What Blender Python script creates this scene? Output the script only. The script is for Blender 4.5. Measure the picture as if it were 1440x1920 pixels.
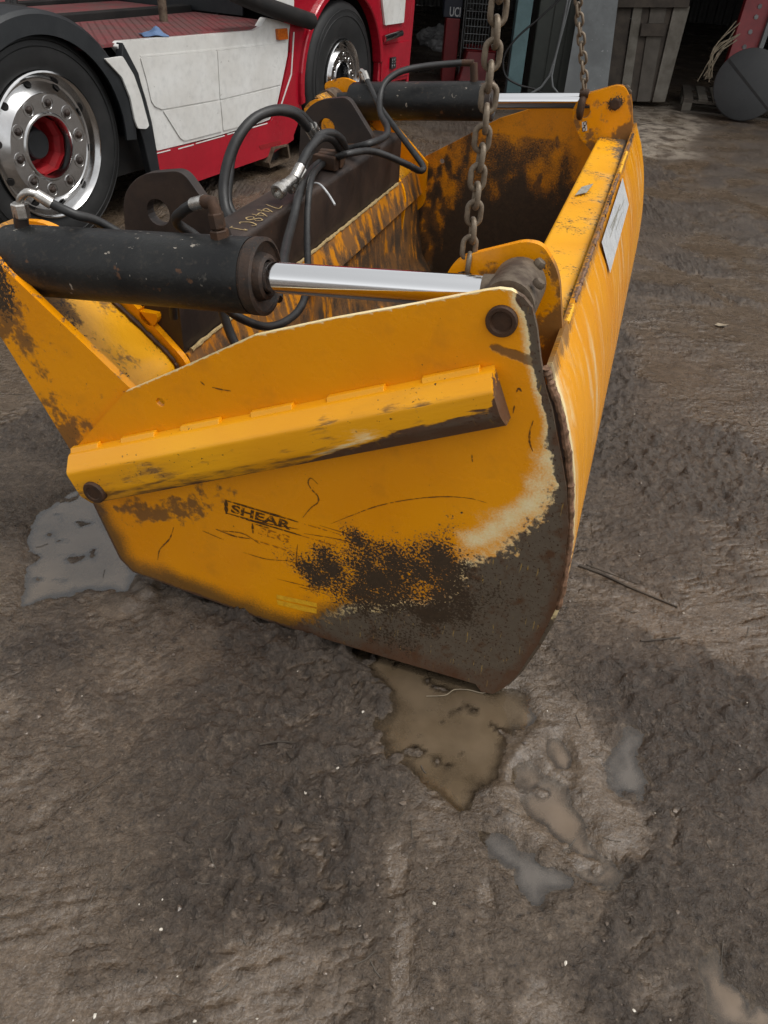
import bpy, bmesh, math, random
import numpy as np
from mathutils import Vector, Matrix

for o in list(bpy.data.objects): bpy.data.objects.remove(o)
S = bpy.context.scene
COL = S.collection
random.seed(7); RNG = np.random.default_rng(11)
R = math.radians

# ------------------------------------------------------------------ camera
PITCH_F, VPX, VPY, HSL, CAMH = 1443.0, 1314.0, -113.0, 0.064, 1.55
def cam_rot():
    d = np.array([1, HSL]); d /= np.linalg.norm(d)
    n = np.array([d[1], -d[0]])
    th = math.atan2((np.array([VPX-720, VPY-960])) @ n, PITCH_F)
    up = np.array([n[0]*math.cos(th), -n[1]*math.cos(th), math.sin(th)])
    fw = np.array([0, 0, -1.]); fw -= (fw@up)*up; fw /= np.linalg.norm(fw)
    return np.stack([np.cross(fw, up), fw, up])
CR = cam_rot(); CC = np.array([0, 0, CAMH])
cd = bpy.data.cameras.new('camera'); cam = bpy.data.objects.new('camera', cd); COL.objects.link(cam)
cd.sensor_fit = 'HORIZONTAL'; cd.sensor_width = 36; cd.lens = 36*PITCH_F/1440; cd.clip_start = .05; cd.clip_end = 1500
cam.matrix_world = Matrix([[*CR[i], CC[i]] for i in range(3)] + [[0, 0, 0, 1]])
S.camera = cam
S.render.resolution_x, S.render.resolution_y = 768, 1024

# ------------------------------------------------------------------ sky, sun, exposure
SUN_AZ, SUN_EL = R(104), R(63)          # compass angle from +Y towards +X
w = bpy.data.worlds.new('World'); S.world = w; w.use_nodes = True
nt = w.node_tree; bg = nt.nodes['Background']
sky = nt.nodes.new('ShaderNodeTexSky'); sky.sky_type = 'NISHITA'; sky.sun_disc = False
sky.sun_elevation = SUN_EL; sky.sun_rotation = SUN_AZ
sky.dust_density = 2.5; sky.air_density = 1.0; sky.ozone_density = 1
hs = nt.nodes.new('ShaderNodeHueSaturation'); hs.inputs['Saturation'].default_value = .04
nt.links.new(sky.outputs[0], hs.inputs['Color']); nt.links.new(hs.outputs[0], bg.inputs['Color'])
bg.inputs['Strength'].default_value = .15
sl = bpy.data.lights.new('sun', 'SUN'); sl.energy = 1.3; sl.angle = R(26); sl.color = (1, .965, .91)
so = bpy.data.objects.new('sun', sl); COL.objects.link(so)
sd = Vector((math.sin(SUN_AZ)*math.cos(SUN_EL), math.cos(SUN_AZ)*math.cos(SUN_EL), math.sin(SUN_EL)))
so.rotation_euler = sd.to_track_quat('Z', 'Y').to_euler(); so.location = (6, 0, 9)
S.view_settings.view_transform = 'Standard'; S.view_settings.look = 'None'
S.view_settings.exposure = 0.44; S.view_settings.gamma = 1

# ------------------------------------------------------------------ pixel -> place (a pixel gives a direction, a plane the distance)
def ray(px, py):
    d = CR @ np.array([px-720, 960-py, -PITCH_F]); return d/np.linalg.norm(d)
def hit(px, py, n, p):
    d = ray(px, py); t = ((np.asarray(p)-CC) @ n)/(d @ n); return CC+t*d
def gnd(px, py, z=0.): return hit(px, py, np.array([0, 0, 1.]), np.array([0, 0, z]))
BY = ray(VPX, VPY); BY[2] = 0; BY /= np.linalg.norm(BY); BX = np.array([BY[1], -BY[0], 0]); BZ = np.array([0, 0, 1.])
B0 = gnd(924, 1301)
def bl(p): q = p-B0; return (float(q@BX), float(q@BY), float(q[2]))
def bY(px, py, y): return bl(hit(px, py, BY, B0+BY*y))          # on the bucket's cross plane y
def bXp(px, py, x): return bl(hit(px, py, BX, B0+BX*x))
def bZp(px, py, z): return bl(gnd(px, py, z))
def bPl(px, py, n, p): n = np.array(n, float); return bl(hit(px, py, BX*n[0]+BY*n[1]+BZ*n[2], B0+BX*p[0]+BY*p[1]+BZ*p[2]))

# ------------------------------------------------------------------ numpy noise
PERM = RNG.permutation(4096).astype(np.int64)
GA = RNG.uniform(0, 2*np.pi, 4096); GX, GY = np.cos(GA), np.sin(GA)
def perlin(x, y):
    xi = np.floor(x).astype(np.int64); yi = np.floor(y).astype(np.int64); fx = x-xi; fy = y-yi
    u = fx*fx*fx*(fx*(fx*6-15)+10); v = fy*fy*fy*(fy*(fy*6-15)+10)
    def g(ix, iy, dx, dy):
        h = PERM[(PERM[ix & 4095]+iy) & 4095]; return GX[h]*dx+GY[h]*dy
    a = g(xi, yi, fx, fy); b = g(xi+1, yi, fx-1, fy); c = g(xi, yi+1, fx, fy-1); d = g(xi+1, yi+1, fx-1, fy-1)
    return (a+u*(b-a))*(1-v)+(c+u*(d-c))*v
def fbm(x, y, s, o=3, rough=.5):
    t = 0; a = 1.
    for i in range(o): t = t+a*perlin(x*s+17.3*i, y*s+5.1*i); s *= 2.03; a *= rough
    return t
def ss(a, b, x): t = np.clip((x-a)/(b-a), 0, 1); return t*t*(3-2*t)
def seg_d(x, y, a, b):
    ax, ay = a; bx, by = b; dx, dy = bx-ax, by-ay
    t = np.clip(((x-ax)*dx+(y-ay)*dy)/(dx*dx+dy*dy+1e-12), 0, 1); return np.hypot(x-ax-t*dx, y-ay-t*dy)
def poly_sd(x, y, P):
    """signed distance to polygon, negative inside"""
    d = np.full(np.shape(x), 1e9); inside = np.zeros(np.shape(x), bool); n = len(P)
    for i in range(n):
        a, b = P[i], P[(i+1) % n]; d = np.minimum(d, seg_d(x, y, a, b))
        c = ((a[1] > y) != (b[1] > y)) & (x < (b[0]-a[0])*(y-a[1])/((b[1]-a[1]) if b[1] != a[1] else 1e-9)+a[0]); inside ^= c
    return np.where(inside, -d, d)

# ------------------------------------------------------------------ material helper
class NT:
    def __init__(s, name):
        s.m = bpy.data.materials.new(name); s.m.use_nodes = True; s.t = s.m.node_tree; s.p = s.t.nodes['Principled BSDF']
        s.out = s.t.nodes['Material Output']; s.tc = s.t.nodes.new('ShaderNodeTexCoord'); s.co = s.tc.outputs['Object']
    def L(s, a, b):
        if isinstance(a, (int, float)): b.default_value = a
        elif isinstance(a, (tuple, list)): b.default_value = (*a, 1) if (len(a) == 3 and b.type == 'RGBA') else a
        else: s.t.links.new(a, b)
    def map(s, scale=(1, 1, 1), rot=(0, 0, 0), loc=(0, 0, 0)):
        n = s.t.nodes.new('ShaderNodeMapping'); s.L(s.co, n.inputs['Vector']); n.inputs['Scale'].default_value = scale
        n.inputs['Rotation'].default_value = rot; n.inputs['Location'].default_value = loc; return n.outputs[0]
    def noise(s, scale, detail=4, rough=.55, co=None, dist=0):
        n = s.t.nodes.new('ShaderNodeTexNoise'); s.L(co or s.co, n.inputs['Vector']); n.inputs['Scale'].default_value = scale
        n.inputs['Detail'].default_value = detail; n.inputs['Roughness'].default_value = rough; n.inputs['Distortion'].default_value = dist; return n.outputs['Fac']
    def vor(s, scale, co=None, feat='F1'):
        n = s.t.nodes.new('ShaderNodeTexVoronoi'); s.L(co or s.co, n.inputs['Vector']); n.inputs['Scale'].default_value = scale; n.feature = feat; return n.outputs['Distance']
    def M(s, op, a, b=0., c=0., clamp=False):
        n = s.t.nodes.new('ShaderNodeMath'); n.operation = op; n.use_clamp = clamp
        s.L(a, n.inputs[0]); s.L(b, n.inputs[1]); s.L(c, n.inputs[2]); return n.outputs[0]
    def step(s, v, lo, hi, a=0., b=1.):
        n = s.t.nodes.new('ShaderNodeMapRange'); n.interpolation_type = 'SMOOTHSTEP'; s.L(v, n.inputs['Value'])
        s.L(lo, n.inputs['From Min']); s.L(hi, n.inputs['From Max']); s.L(a, n.inputs['To Min']); s.L(b, n.inputs['To Max']); return n.outputs[0]
    def mix(s, f, a, b, mode='MIX'):
        n = s.t.nodes.new('ShaderNodeMix'); n.data_type = 'RGBA'; n.blend_type = mode
        s.L(f, n.inputs[0]); s.L(a, n.inputs[6]); s.L(b, n.inputs[7]); return n.outputs[2]
    def attr(s, name):
        n = s.t.nodes.new('ShaderNodeAttribute'); n.attribute_name = name; return n.outputs['Fac']
    def bump(s, h, dist=.002, strength=1.):
        n = s.t.nodes.new('ShaderNodeBump'); s.L(h, n.inputs['Height']); n.inputs['Distance'].default_value = dist; n.inputs['Strength'].default_value = strength
        s.t.links.new(n.outputs[0], s.p.inputs['Normal'])
    def set(s, **k):
        names = dict(col='Base Color', rough='Roughness', metal='Metallic', spec='Specular IOR Level', coat='Coat Weight', ior='IOR', trans='Transmission Weight', alpha='Alpha')
        for a, v in k.items(): s.L(v, s.p.inputs[names[a]])
        return s.m
def worn_paint(name, base, dark, rough=.38, chip=.70, dirt=.35, dirtcol=(.10, .055, .02), grain=(1, 1, 1), rot=None, spotw=.07, spotk=3.4):
    """paint with wear masks read from the mesh: bare, spot, cream (also a painted lit edge), grime"""
    t = NT(name)
    if rot: t.co = t.map(rot=rot)
    g = t.map(grain)
    nf = t.noise(70, 6, .62, g); nm = t.noise(11, 5, .6, g); nl = t.noise(2.6, 3, .5)
    fld = t.M('ADD', t.M('MULTIPLY', nf, .6), t.M('MULTIPLY', nm, .4))
    def mask(a, k, wdt=.05, f=fld):
        v = t.M('ADD', t.attr(a), t.M('MULTIPLY', t.M('SUBTRACT', f, .5), k)); return t.step(v, .5-wdt, .5+wdt)
    col = t.mix(t.step(nl, .35, .68), base, dark)
    col = t.mix(t.M('MULTIPLY', t.step(nm, .52, .72), dirt), col, dirtcol)
    fine = t.noise(240, 2, .5); col = t.mix(t.step(fine, .3, .8, 0., .22), col, dark)
    chipm = t.M('MULTIPLY', t.step(t.noise(120, 3, .5), chip, chip+.03), t.step(nm, .45, .6)); col = t.mix(chipm, col, (.035, .02, .012))
    fm = t.M('MULTIPLY', t.step(t.M('ADD', t.attr('film'), t.M('MULTIPLY', t.M('SUBTRACT', t.noise(190, 5, .7), .5), 1.1)), .1, .95), .88); col = t.mix(fm, col, t.mix(nm, (.060, .036, .014), (.125, .072, .022)))
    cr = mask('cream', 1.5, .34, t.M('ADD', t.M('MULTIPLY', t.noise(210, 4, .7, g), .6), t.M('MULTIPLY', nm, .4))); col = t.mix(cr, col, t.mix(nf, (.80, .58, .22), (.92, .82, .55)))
    gr = mask('grime', 1.8, .16); col = t.mix(t.M('MULTIPLY', gr, .82), col, t.mix(nm, (.05, .03, .016), (.16, .08, .03)))
    ba = mask('bare', 1.9, .10)
    rst = t.step(t.noise(26, 6, .7), .50, .68); bc = t.mix(rst, t.mix(nf, (.085, .064, .044), (.145, .115, .082)), (.085, .040, .018))
    bc = t.mix(t.step(t.noise(150, 2, .5), .60, .66), bc, (.05, .022, .010))
    bc = t.mix(t.M('MULTIPLY', t.step(t.noise(40, 4, .6, t.map((3.5, 1, .5))), .62, .70), .7), bc, (.42, .26, .05))
    bc = t.mix(t.M('MULTIPLY', mask('rust', 1.8, .35), .8), bc, t.mix(nm, (.060, .026, .012), (.13, .052, .022)))
    col = t.mix(ba, col, bc)
    spn = t.noise(150, 4, .66, dist=.4); sp = mask('spot', spotk, spotw, t.M('ADD', t.M('MULTIPLY', spn, .65), t.M('MULTIPLY', nm, .35)))
    col = t.mix(sp, col, t.mix(nf, (.020, .013, .008), (.075, .046, .024)))
    worn = t.M('MAXIMUM', t.M('MAXIMUM', ba, sp), gr)
    rg = t.M('ADD', t.M('ADD', rough, t.M('MULTIPLY', worn, .22)), t.M('MULTIPLY', t.M('SUBTRACT', nm, .5), .25))
    t.set(col=col, rough=rg, metal=t.M('MULTIPLY', ba, .15), spec=.45, coat=t.M('MULTIPLY', t.M('SUBTRACT', 1., worn, 0., True), .12)); t.p.inputs['Coat Roughness'].default_value = .16
    t.bump(t.M('ADD', t.M('ADD', t.M('MULTIPLY', nf, .5), t.M('MULTIPLY', worn, -.5)), t.M('MULTIPLY', nl, 2.5)), .0014)
    return t.m
def simple(name, c1, c2, rough=.5, metal=0., scale=12, spec=.5, bump=.001, coat=0., speck=None, rv=.2):
    t = NT(name); n = t.noise(scale, 6, .6); n2 = t.noise(scale*7, 4, .6)
    col = t.mix(t.step(n, .32, .68), c1, c2); col = t.mix(t.step(n2, .4, .8, 0., .35), col, tuple(v*.55 for v in c1))
    if speck: col = t.mix(t.step(t.noise(scale*11, 3, .5), speck[1], speck[1]+.04), col, speck[0])
    t.set(col=col, rough=t.M('ADD', rough, t.M('MULTIPLY', t.M('SUBTRACT', n, .5), rv)), metal=metal, spec=spec, coat=coat)
    t.bump(t.M('ADD', n, t.M('MULTIPLY', n2, .4)), bump); return t.m
MT = {}
MT['plate'] = worn_paint('orange_paint_plate', (.84, .325, .0006), (.77, .275, .0005), dirt=.16, rough=.27, spotk=3.0)
MT['tube'] = worn_paint('yellow_paint_tube', (.82, .385, .005), (.76, .325, .003), dirt=.22, chip=.60)
MT['arm'] = worn_paint('yellow_paint_arm', (.83, .385, .004), (.77, .325, .003), dirt=.15, chip=.68, grain=(.22, 1, 1.3), rot=(0, R(24.4), 0))
MT['panel'] = worn_paint('orange_paint_panel', (.84, .345, .0015), (.77, .285, .001), rough=.24, chip=.74, dirt=.12, grain=(.35, 2.2, .35))
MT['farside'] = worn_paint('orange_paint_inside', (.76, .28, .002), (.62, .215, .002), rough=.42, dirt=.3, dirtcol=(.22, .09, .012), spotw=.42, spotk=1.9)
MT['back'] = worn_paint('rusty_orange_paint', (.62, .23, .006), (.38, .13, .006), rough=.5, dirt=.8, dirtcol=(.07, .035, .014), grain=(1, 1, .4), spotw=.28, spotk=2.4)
t = NT('black_cylinder_paint'); n = t.noise(6, 5, .6); nf = t.noise(60, 5, .65); st = t.noise(90, 3, .6, t.map((.5, 1, .25)))
col = t.mix(t.step(n, .35, .65), (.0055, .006, .0065), (.014, .0145, .014)); col = t.mix(t.step(nf, .52, .75, 0., .5), col, (.055, .045, .035))
col = t.mix(t.M('MULTIPLY', t.step(st, .66, .70), t.step(n, .40, .55)), col, (.28, .25, .21)); col = t.mix(t.M('MULTIPLY', t.step(t.noise(14, 4, .6), .66, .70), .8), col, (.10, .045, .02))
t.set(col=col, rough=t.M('ADD', .34, t.M('MULTIPLY', nf, .22)), spec=.4); t.bump(t.M('ADD', nf, n), .0012); MT['barrel'] = t.m
MT['darksteel'] = simple('dark_rusty_steel', (.020, .014, .012), (.045, .028, .020), .5, .1, 7, .5, .0012, speck=((.09, .045, .02), .72))
MT['rust'] = simple('rusty_brown_steel', (.065, .030, .014), (.035, .019, .011), .65, .1, 30, .4, .0015)
MT['pin'] = simple('worn_pin_steel', (.15, .115, .08), (.055, .034, .021), .55, .35, 35, .5, .001)
MT['weld'] = simple('weld_rust', (.24, .13, .075), (.085, .045, .022), .6, 0, 80, .4, .002)
MT['weldpaint'] = simple('painted_weld', (.84, .46, .02), (.72, .34, .012), .45, 0, 60, .4, .002, speck=((.15, .07, .02), .66))
MT['chain'] = simple('weathered_chain_steel', (.22, .175, .125), (.11, .078, .05), .5, .3, 45, .5, .0012, speck=((.09, .04, .018), .66))
MT['hose'] = simple('black_rubber_hose', (.008, .008, .0085), (.020, .0195, .019), .5, 0, 25, .5, .0006)
MT['fitting'] = simple('zinc_fitting', (.62, .60, .57), (.38, .36, .33), .28, .9, 50, .5, .0006)
t = NT('chrome_rod'); n = t.noise(20, 4, .6, t.map((.1, 6, 6))); t.set(col=(.93, .94, .95), metal=1., rough=t.step(n, .3, .8, .05, .14)); MT['chrome'] = t.m
t = NT('alloy_rim'); n = t.noise(18, 4); t.set(col=t.mix(t.step(n, .3, .7), (.56, .56, .56), (.48, .475, .47)), metal=1., rough=t.step(n, .3, .75, .13, .22)); MT['alloy'] = t.m
MT['tyre'] = simple('tyre_rubber', (.009, .0095, .010), (.018, .018, .018), .6, 0, 6, .4, .0008)
MT['truckred'] = simple('truck_red_paint', (.36, .007, .020), (.30, .006, .017), .25, 0, 4, .5, .0002, coat=.4)
MT['truckwhite'] = simple('truck_white_paint', (.66, .66, .64), (.57, .56, .53), .3, 0, 3, .5, .0002, coat=.3, speck=((.30, .28, .25), .72))
MT['deckred'] = simple('red_deck_paint', (.17, .035, .038), (.105, .055, .052), .65, 0, 7, .4, .0015, speck=((.09, .07, .06), .6))
MT['plastic'] = simple('dark_plastic', (.009, .011, .013), (.015, .017, .019), .5, 0, 10, .4, .0005)
MT['shadowsteel'] = simple('black_chassis', (.008, .008, .008), (.016, .014, .013), .7, 0, 10, .3, .001)
MT['hubred'] = simple('red_hub', (.30, .010, .015), (.20, .008, .01), .5, 0, 14, .4, .001)
MT['amber'] = simple('amber_lens', (.55, .14, .015), (.40, .08, .01), .2, 0, 60, .5, .0005)
MT['stickergrey'] = simple('worn_grey_label', (.55, .56, .56), (.40, .41, .42), .45, 0, 30, .4, .0005, speck=((.16, .15, .14), .60))
MT['stickerdark'] = simple('worn_dark_label', (.20, .19, .16), (.34, .33, .28), .5, 0, 90, .4, .0004)
MT['print'] = simple('dark_brown_print', (.05, .022, .006), (.09, .04, .008), .5, 0, 200, .4, .0001)
MT['faded'] = simple('faded_print', (.42, .15, .006), (.30, .105, .006), .5, 0, 120, .4, .0001)
MT['scratch'] = simple('brown_scratch', (.16, .055, .006), (.085, .032, .008), .6, 0, 90, .4, .0002)
MT['chalk'] = simple('yellow_chalk', (.42, .31, .15), (.24, .17, .08), .8, 0, 150, .3, .0002)

for k_, th_, v_ in (('print', .40, .10), ('faded', .50, .06), ('scratch', .42, .10)):
    mm_ = MT[k_]; tr_ = mm_.node_tree; tc_ = tr_.nodes.new('ShaderNodeTexCoord'); nz_ = tr_.nodes.new('ShaderNodeTexNoise'); nz_.inputs['Scale'].default_value = 110; nz_.inputs['Detail'].default_value = 6
    mr_ = tr_.nodes.new('ShaderNodeMapRange'); mr_.inputs['From Min'].default_value = th_-v_; mr_.inputs['From Max'].default_value = th_+v_
    tr_.links.new(tc_.outputs['Object'], nz_.inputs['Vector']); tr_.links.new(nz_.outputs['Fac'], mr_.inputs['Value']); tr_.links.new(mr_.outputs[0], tr_.nodes['Principled BSDF'].inputs['Alpha'])

# ------------------------------------------------------------------ mesh helper
class MB:
    def __init__(s): s.v = []; s.f = []
    def add(s, V, F): k = len(s.v); s.v += [tuple(p) for p in V]; s.f += [tuple(i+k for i in f) for f in F]; return s
    def box(s, a, b, m=None):
        x0, y0, z0 = a; x1, y1, z1 = b
        V = [(x0, y0, z0), (x1, y0, z0), (x1, y1, z0), (x0, y1, z0), (x0, y0, z1), (x1, y0, z1), (x1, y1, z1), (x0, y1, z1)]
        if m: V = [m @ Vector(p) for p in V]
        return s.add(V, [(0, 3, 2, 1), (4, 5, 6, 7), (0, 1, 5, 4), (1, 2, 6, 5), (2, 3, 7, 6), (3, 0, 4, 7)])
    def loft(s, rings, cap=True, closed=True):
        n = len(rings[0]); V = [p for r in rings for p in r]; F = []
        for i in range(len(rings)-1):
            for j in range(n if closed else n-1):
                a = i*n+j; b = i*n+(j+1) % n; F.append((a, b, b+n, a+n))
        if cap: F += [tuple(range(n))[::-1], tuple(range((len(rings)-1)*n, len(rings)*n))]
        return s.add(V, F)
    def tube(s, P, r, n=10, cap=True):
        P = [Vector(p) for p in P]; rr = r if isinstance(r, (list, tuple)) else [r]*len(P); rings = []; up = None
        for i, p in enumerate(P):
            d = (P[min(i+1, len(P)-1)]-P[max(i-1, 0)]).normalized()
            if up is None: up = d.orthogonal().normalized()
            up = (up-d*up.dot(d)).normalized(); q = d.cross(up)
            rings.append([p+(up*math.cos(2*math.pi*k/n)+q*math.sin(2*math.pi*k/n))*rr[i] for k in range(n)])
        return s.loft(rings, cap)
    def lathe(s, prof, c, axis='Y', n=32, cap=False):
        """prof: (radius, offset along axis)"""
        c = Vector(c); ax = {'X': Vector((1, 0, 0)), 'Y': Vector((0, 1, 0)), 'Z': Vector((0, 0, 1))}[axis] if isinstance(axis, str) else Vector(axis).normalized()
        u = ax.orthogonal().normalized(); q = ax.cross(u)
        rings = [[c+ax*h+(u*math.cos(2*math.pi*k/n)+q*math.sin(2*math.pi*k/n))*max(r, 1e-5) for k in range(n)] for r, h in prof]
        return s.loft(rings, cap)
    def build(s, name, mat, parent=None, smooth=True, bevel=0., angle=40, seg=2):
        me = bpy.data.meshes.new(name); me.from_pydata(s.v, [], s.f); return finish(me, name, mat, parent, smooth, bevel, angle, seg)
def finish(me, name, mat, parent=None, smooth=True, bevel=0., angle=40, seg=2, recalc=True):
    if recalc:
        b = bmesh.new(); b.from_mesh(me); bmesh.ops.recalc_face_normals(b, faces=b.faces[:]); b.to_mesh(me); b.free()
    me.materials.append(MT[mat] if isinstance(mat, str) else mat)
    if smooth:
        me.polygons.foreach_set('use_smooth', [True]*len(me.polygons)); me.set_sharp_from_angle(angle=R(angle))
    o = bpy.data.objects.new(name, me); COL.objects.link(o); o.parent = parent
    if bevel:
        m = o.modifiers.new('bevel', 'BEVEL'); m.width = bevel; m.segments = seg; m.limit_method = 'ANGLE'; m.angle_limit = R(35)
    return o
def smoothpath(P, k=6):
    P = [Vector(p) for p in P]; out = []
    Q = [P[0]*2-P[1]]+P+[P[-1]*2-P[-2]]
    for i in range(1, len(Q)-2):
        a, b, c, d = Q[i-1], Q[i], Q[i+1], Q[i+2]
        for j in range(k):
            t = j/k; out.append(.5*((2*b)+(c-a)*t+(2*a-5*b+4*c-d)*t*t+(3*b-a-3*c+d)*t**3))
    return out+[P[-1]]
def empty(name, loc=(0, 0, 0), rz=0., parent=None):
    o = bpy.data.objects.new(name, None); COL.objects.link(o); o.location = loc; o.rotation_euler = (0, 0, rz); o.parent = parent; o.empty_display_size = .1; return o
def tag(o, label, cat, group=None):
    o['label'] = label; o['category'] = cat
    if group: o['group'] = group
    return o
def struct(o, kind='structure'): o['kind'] = kind; return o
def circ(cx, cy, r, n=16): return [(cx+r*math.cos(2*math.pi*i/n), cy+r*math.sin(2*math.pi*i/n)) for i in range(n)]
def rounded(P, r, n=5):
    """round all corners of a 2D polygon"""
    out = []; N = len(P)
    for i in range(N):
        p = Vector(P[i]); a = Vector(P[i-1]); b = Vector(P[(i+1) % N]); rr = r[i] if isinstance(r, (list, tuple)) else r
        if rr <= 0: out.append(tuple(p)); continue
        da, db = (a-p), (b-p); k = min(rr, da.length*.49, db.length*.49); s0 = p+da.normalized()*k; s1 = p+db.normalized()*k
        for j in range(n+1): t = j/n; out.append(tuple(s0*(1-t)**2+p*2*t*(1-t)+s1*t*t))
    return out
def sheet_bm(loops, step=0.):
    """2D loops (outer, holes) -> bmesh filled in XZ plane, cut on a grid"""
    b = bmesh.new(); ed = []
    for Lp in loops:
        vs = [b.verts.new((p[0], 0, p[1])) for p in Lp]; ed += [b.edges.new((vs[i], vs[(i+1) % len(vs)])) for i in range(len(vs))]
    bmesh.ops.triangle_fill(b, use_beauty=True, edges=ed)
    if step:
        xs = [p[0] for p in loops[0]]; zs = [p[1] for p in loops[0]]
        for lo, hi, ax in ((min(xs), max(xs), 0), (min(zs), max(zs), 2)):
            q = lo+step
            while q < hi-1e-4:
                no = (1, 0, 0) if ax == 0 else (0, 0, 1); co = (q, 0, 0) if ax == 0 else (0, 0, q)
                bmesh.ops.bisect_plane(b, geom=b.verts[:]+b.edges[:]+b.faces[:], plane_co=co, plane_no=no, dist=1e-6); q += step
    return b
def plate(name, loops, y0, th, mat, parent, step=0., attrs=None, bevel=0., smooth=False):
    b = sheet_bm(loops, step); bmesh.ops.translate(b, verts=b.verts[:], vec=(0, y0, 0))
    r = bmesh.ops.extrude_face_region(b, geom=b.faces[:], use_keep_orig=True)
    bmesh.ops.translate(b, verts=[v for v in r['geom'] if isinstance(v, bmesh.types.BMVert)], vec=(0, th, 0))
    bmesh.ops.recalc_face_normals(b, faces=b.faces[:]); me = bpy.data.meshes.new(name); b.to_mesh(me); b.free()
    if attrs: put_attrs(me, attrs)
    return finish(me, name, mat, parent, smooth, bevel, 30, 1, recalc=False)
def put_attrs(me, fn):
    co = np.zeros(len(me.vertices)*3); me.vertices.foreach_get('co', co); co = co.reshape(-1, 3)
    for k, v in fn(co[:, 0], co[:, 1], co[:, 2]).items():
        a = me.attributes.new(k, 'FLOAT', 'POINT'); a.data.foreach_set('value', np.clip(v, -1, 1.5).astype(np.float32))
def text_mesh(body, size, name, mat, parent, origin, ux, uz, off=0., shear=0., bold=.0):
    """flat lettering: origin, in-plane right ux and up uz vectors"""
    c = bpy.data.curves.new(name, 'FONT'); c.body = body; c.size = size; c.shear = shear; c.offset = bold; c.resolution_u = 3
    o = bpy.data.objects.new('tmp', c); COL.objects.link(o); dg = bpy.context.evaluated_depsgraph_get()
    me = bpy.data.meshes.new_from_object(o.evaluated_get(dg)); bpy.data.objects.remove(o)
    ux, uz, og = Vector(ux), Vector(uz), Vector(origin); nn = ux.cross(uz).normalized()
    for v in me.vertices: p = v.co.copy(); v.co = og+ux*p.x+uz*p.y+nn*off
    me.name = name; me.materials.clear(); return finish(me, name, mat, parent, False, recalc=False)
def ribbon(P, wd, n, off):
    """thin flat tapered mark along P in a plane of normal n"""
    m = MB(); P = [Vector(p) for p in P]; n = Vector(n); A = []; B = []
    for i, p in enumerate(P):
        d = (P[min(i+1, len(P)-1)]-P[max(i-1, 0)]).normalized(); q = n.cross(d).normalized(); k = wd*(.25+.75*math.sin(math.pi*(i+.6)/(len(P)+.2)))*random.uniform(.6, 1.2)
        A.append(p+q*k*.5+n*off); B.append(p-q*k*.5+n*off)
    N = len(P); m.add(A+B, [(i, i+1, N+i+1, N+i) for i in range(N-1)]); return m

# ------------------------------------------------------------------ ground: one wet mud sheet with real relief
def G2(pts): return [tuple(gnd(*p)[:2]) for p in pts]
WATER = -.011
PUD = [
 ('a', [(62, 962), (110, 930), (165, 905), (200, 950), (222, 1010), (262, 1062), (235, 1100), (160, 1098), (100, 1112), (42, 1128), (52, 1080)]),
 ('b', [(660, 1205), (720, 1222), (900, 1270), (985, 1298), (1012, 1342), (972, 1362), (932, 1392), (925, 1440), (872, 1455), (895, 1515), (882, 1545), (838, 1505), (800, 1440), (742, 1405), (722, 1345), (735, 1290), (690, 1250)]),
 ('c', [(972, 1445), (1000, 1428), (1058, 1478), (1085, 1520), (1132, 1590), (1168, 1640), (1132, 1670), (1090, 1638), (1030, 1560), (985, 1502)]),
 ('d', [(1146, 1424), (1172, 1362), (1208, 1372), (1194, 1398), (1219, 1450), (1196, 1488), (1142, 1474)]),
 ('e', [(898, 1550), (930, 1562), (1000, 1602), (1052, 1632), (1078, 1652), (1005, 1675), (945, 1622)]),
 ('f', [(1312, 1818), (1345, 1802), (1400, 1862), (1450, 1900), (1450, 1950), (1352, 1922)]),
 ('g', [(1030, 1385), (1058, 1392), (1076, 1440), (1046, 1428)])]
def axis_pts(lo, hi, f0, f1, fine, grow=1.06):
    c = list(np.arange(f0, f1, fine)); s = fine; q = f1
    while q < hi: c.append(q); s = min(s*(grow if abs(q) < 30 else 1.15), 80); q += s
    c.append(hi); s = fine; q = f0-fine; pre = []
    while q > lo: pre.append(q); s = min(s*(grow if abs(q) < 30 else 1.15), 80); q -= s
    pre.append(lo); return np.array(pre[::-1]+c)
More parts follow.
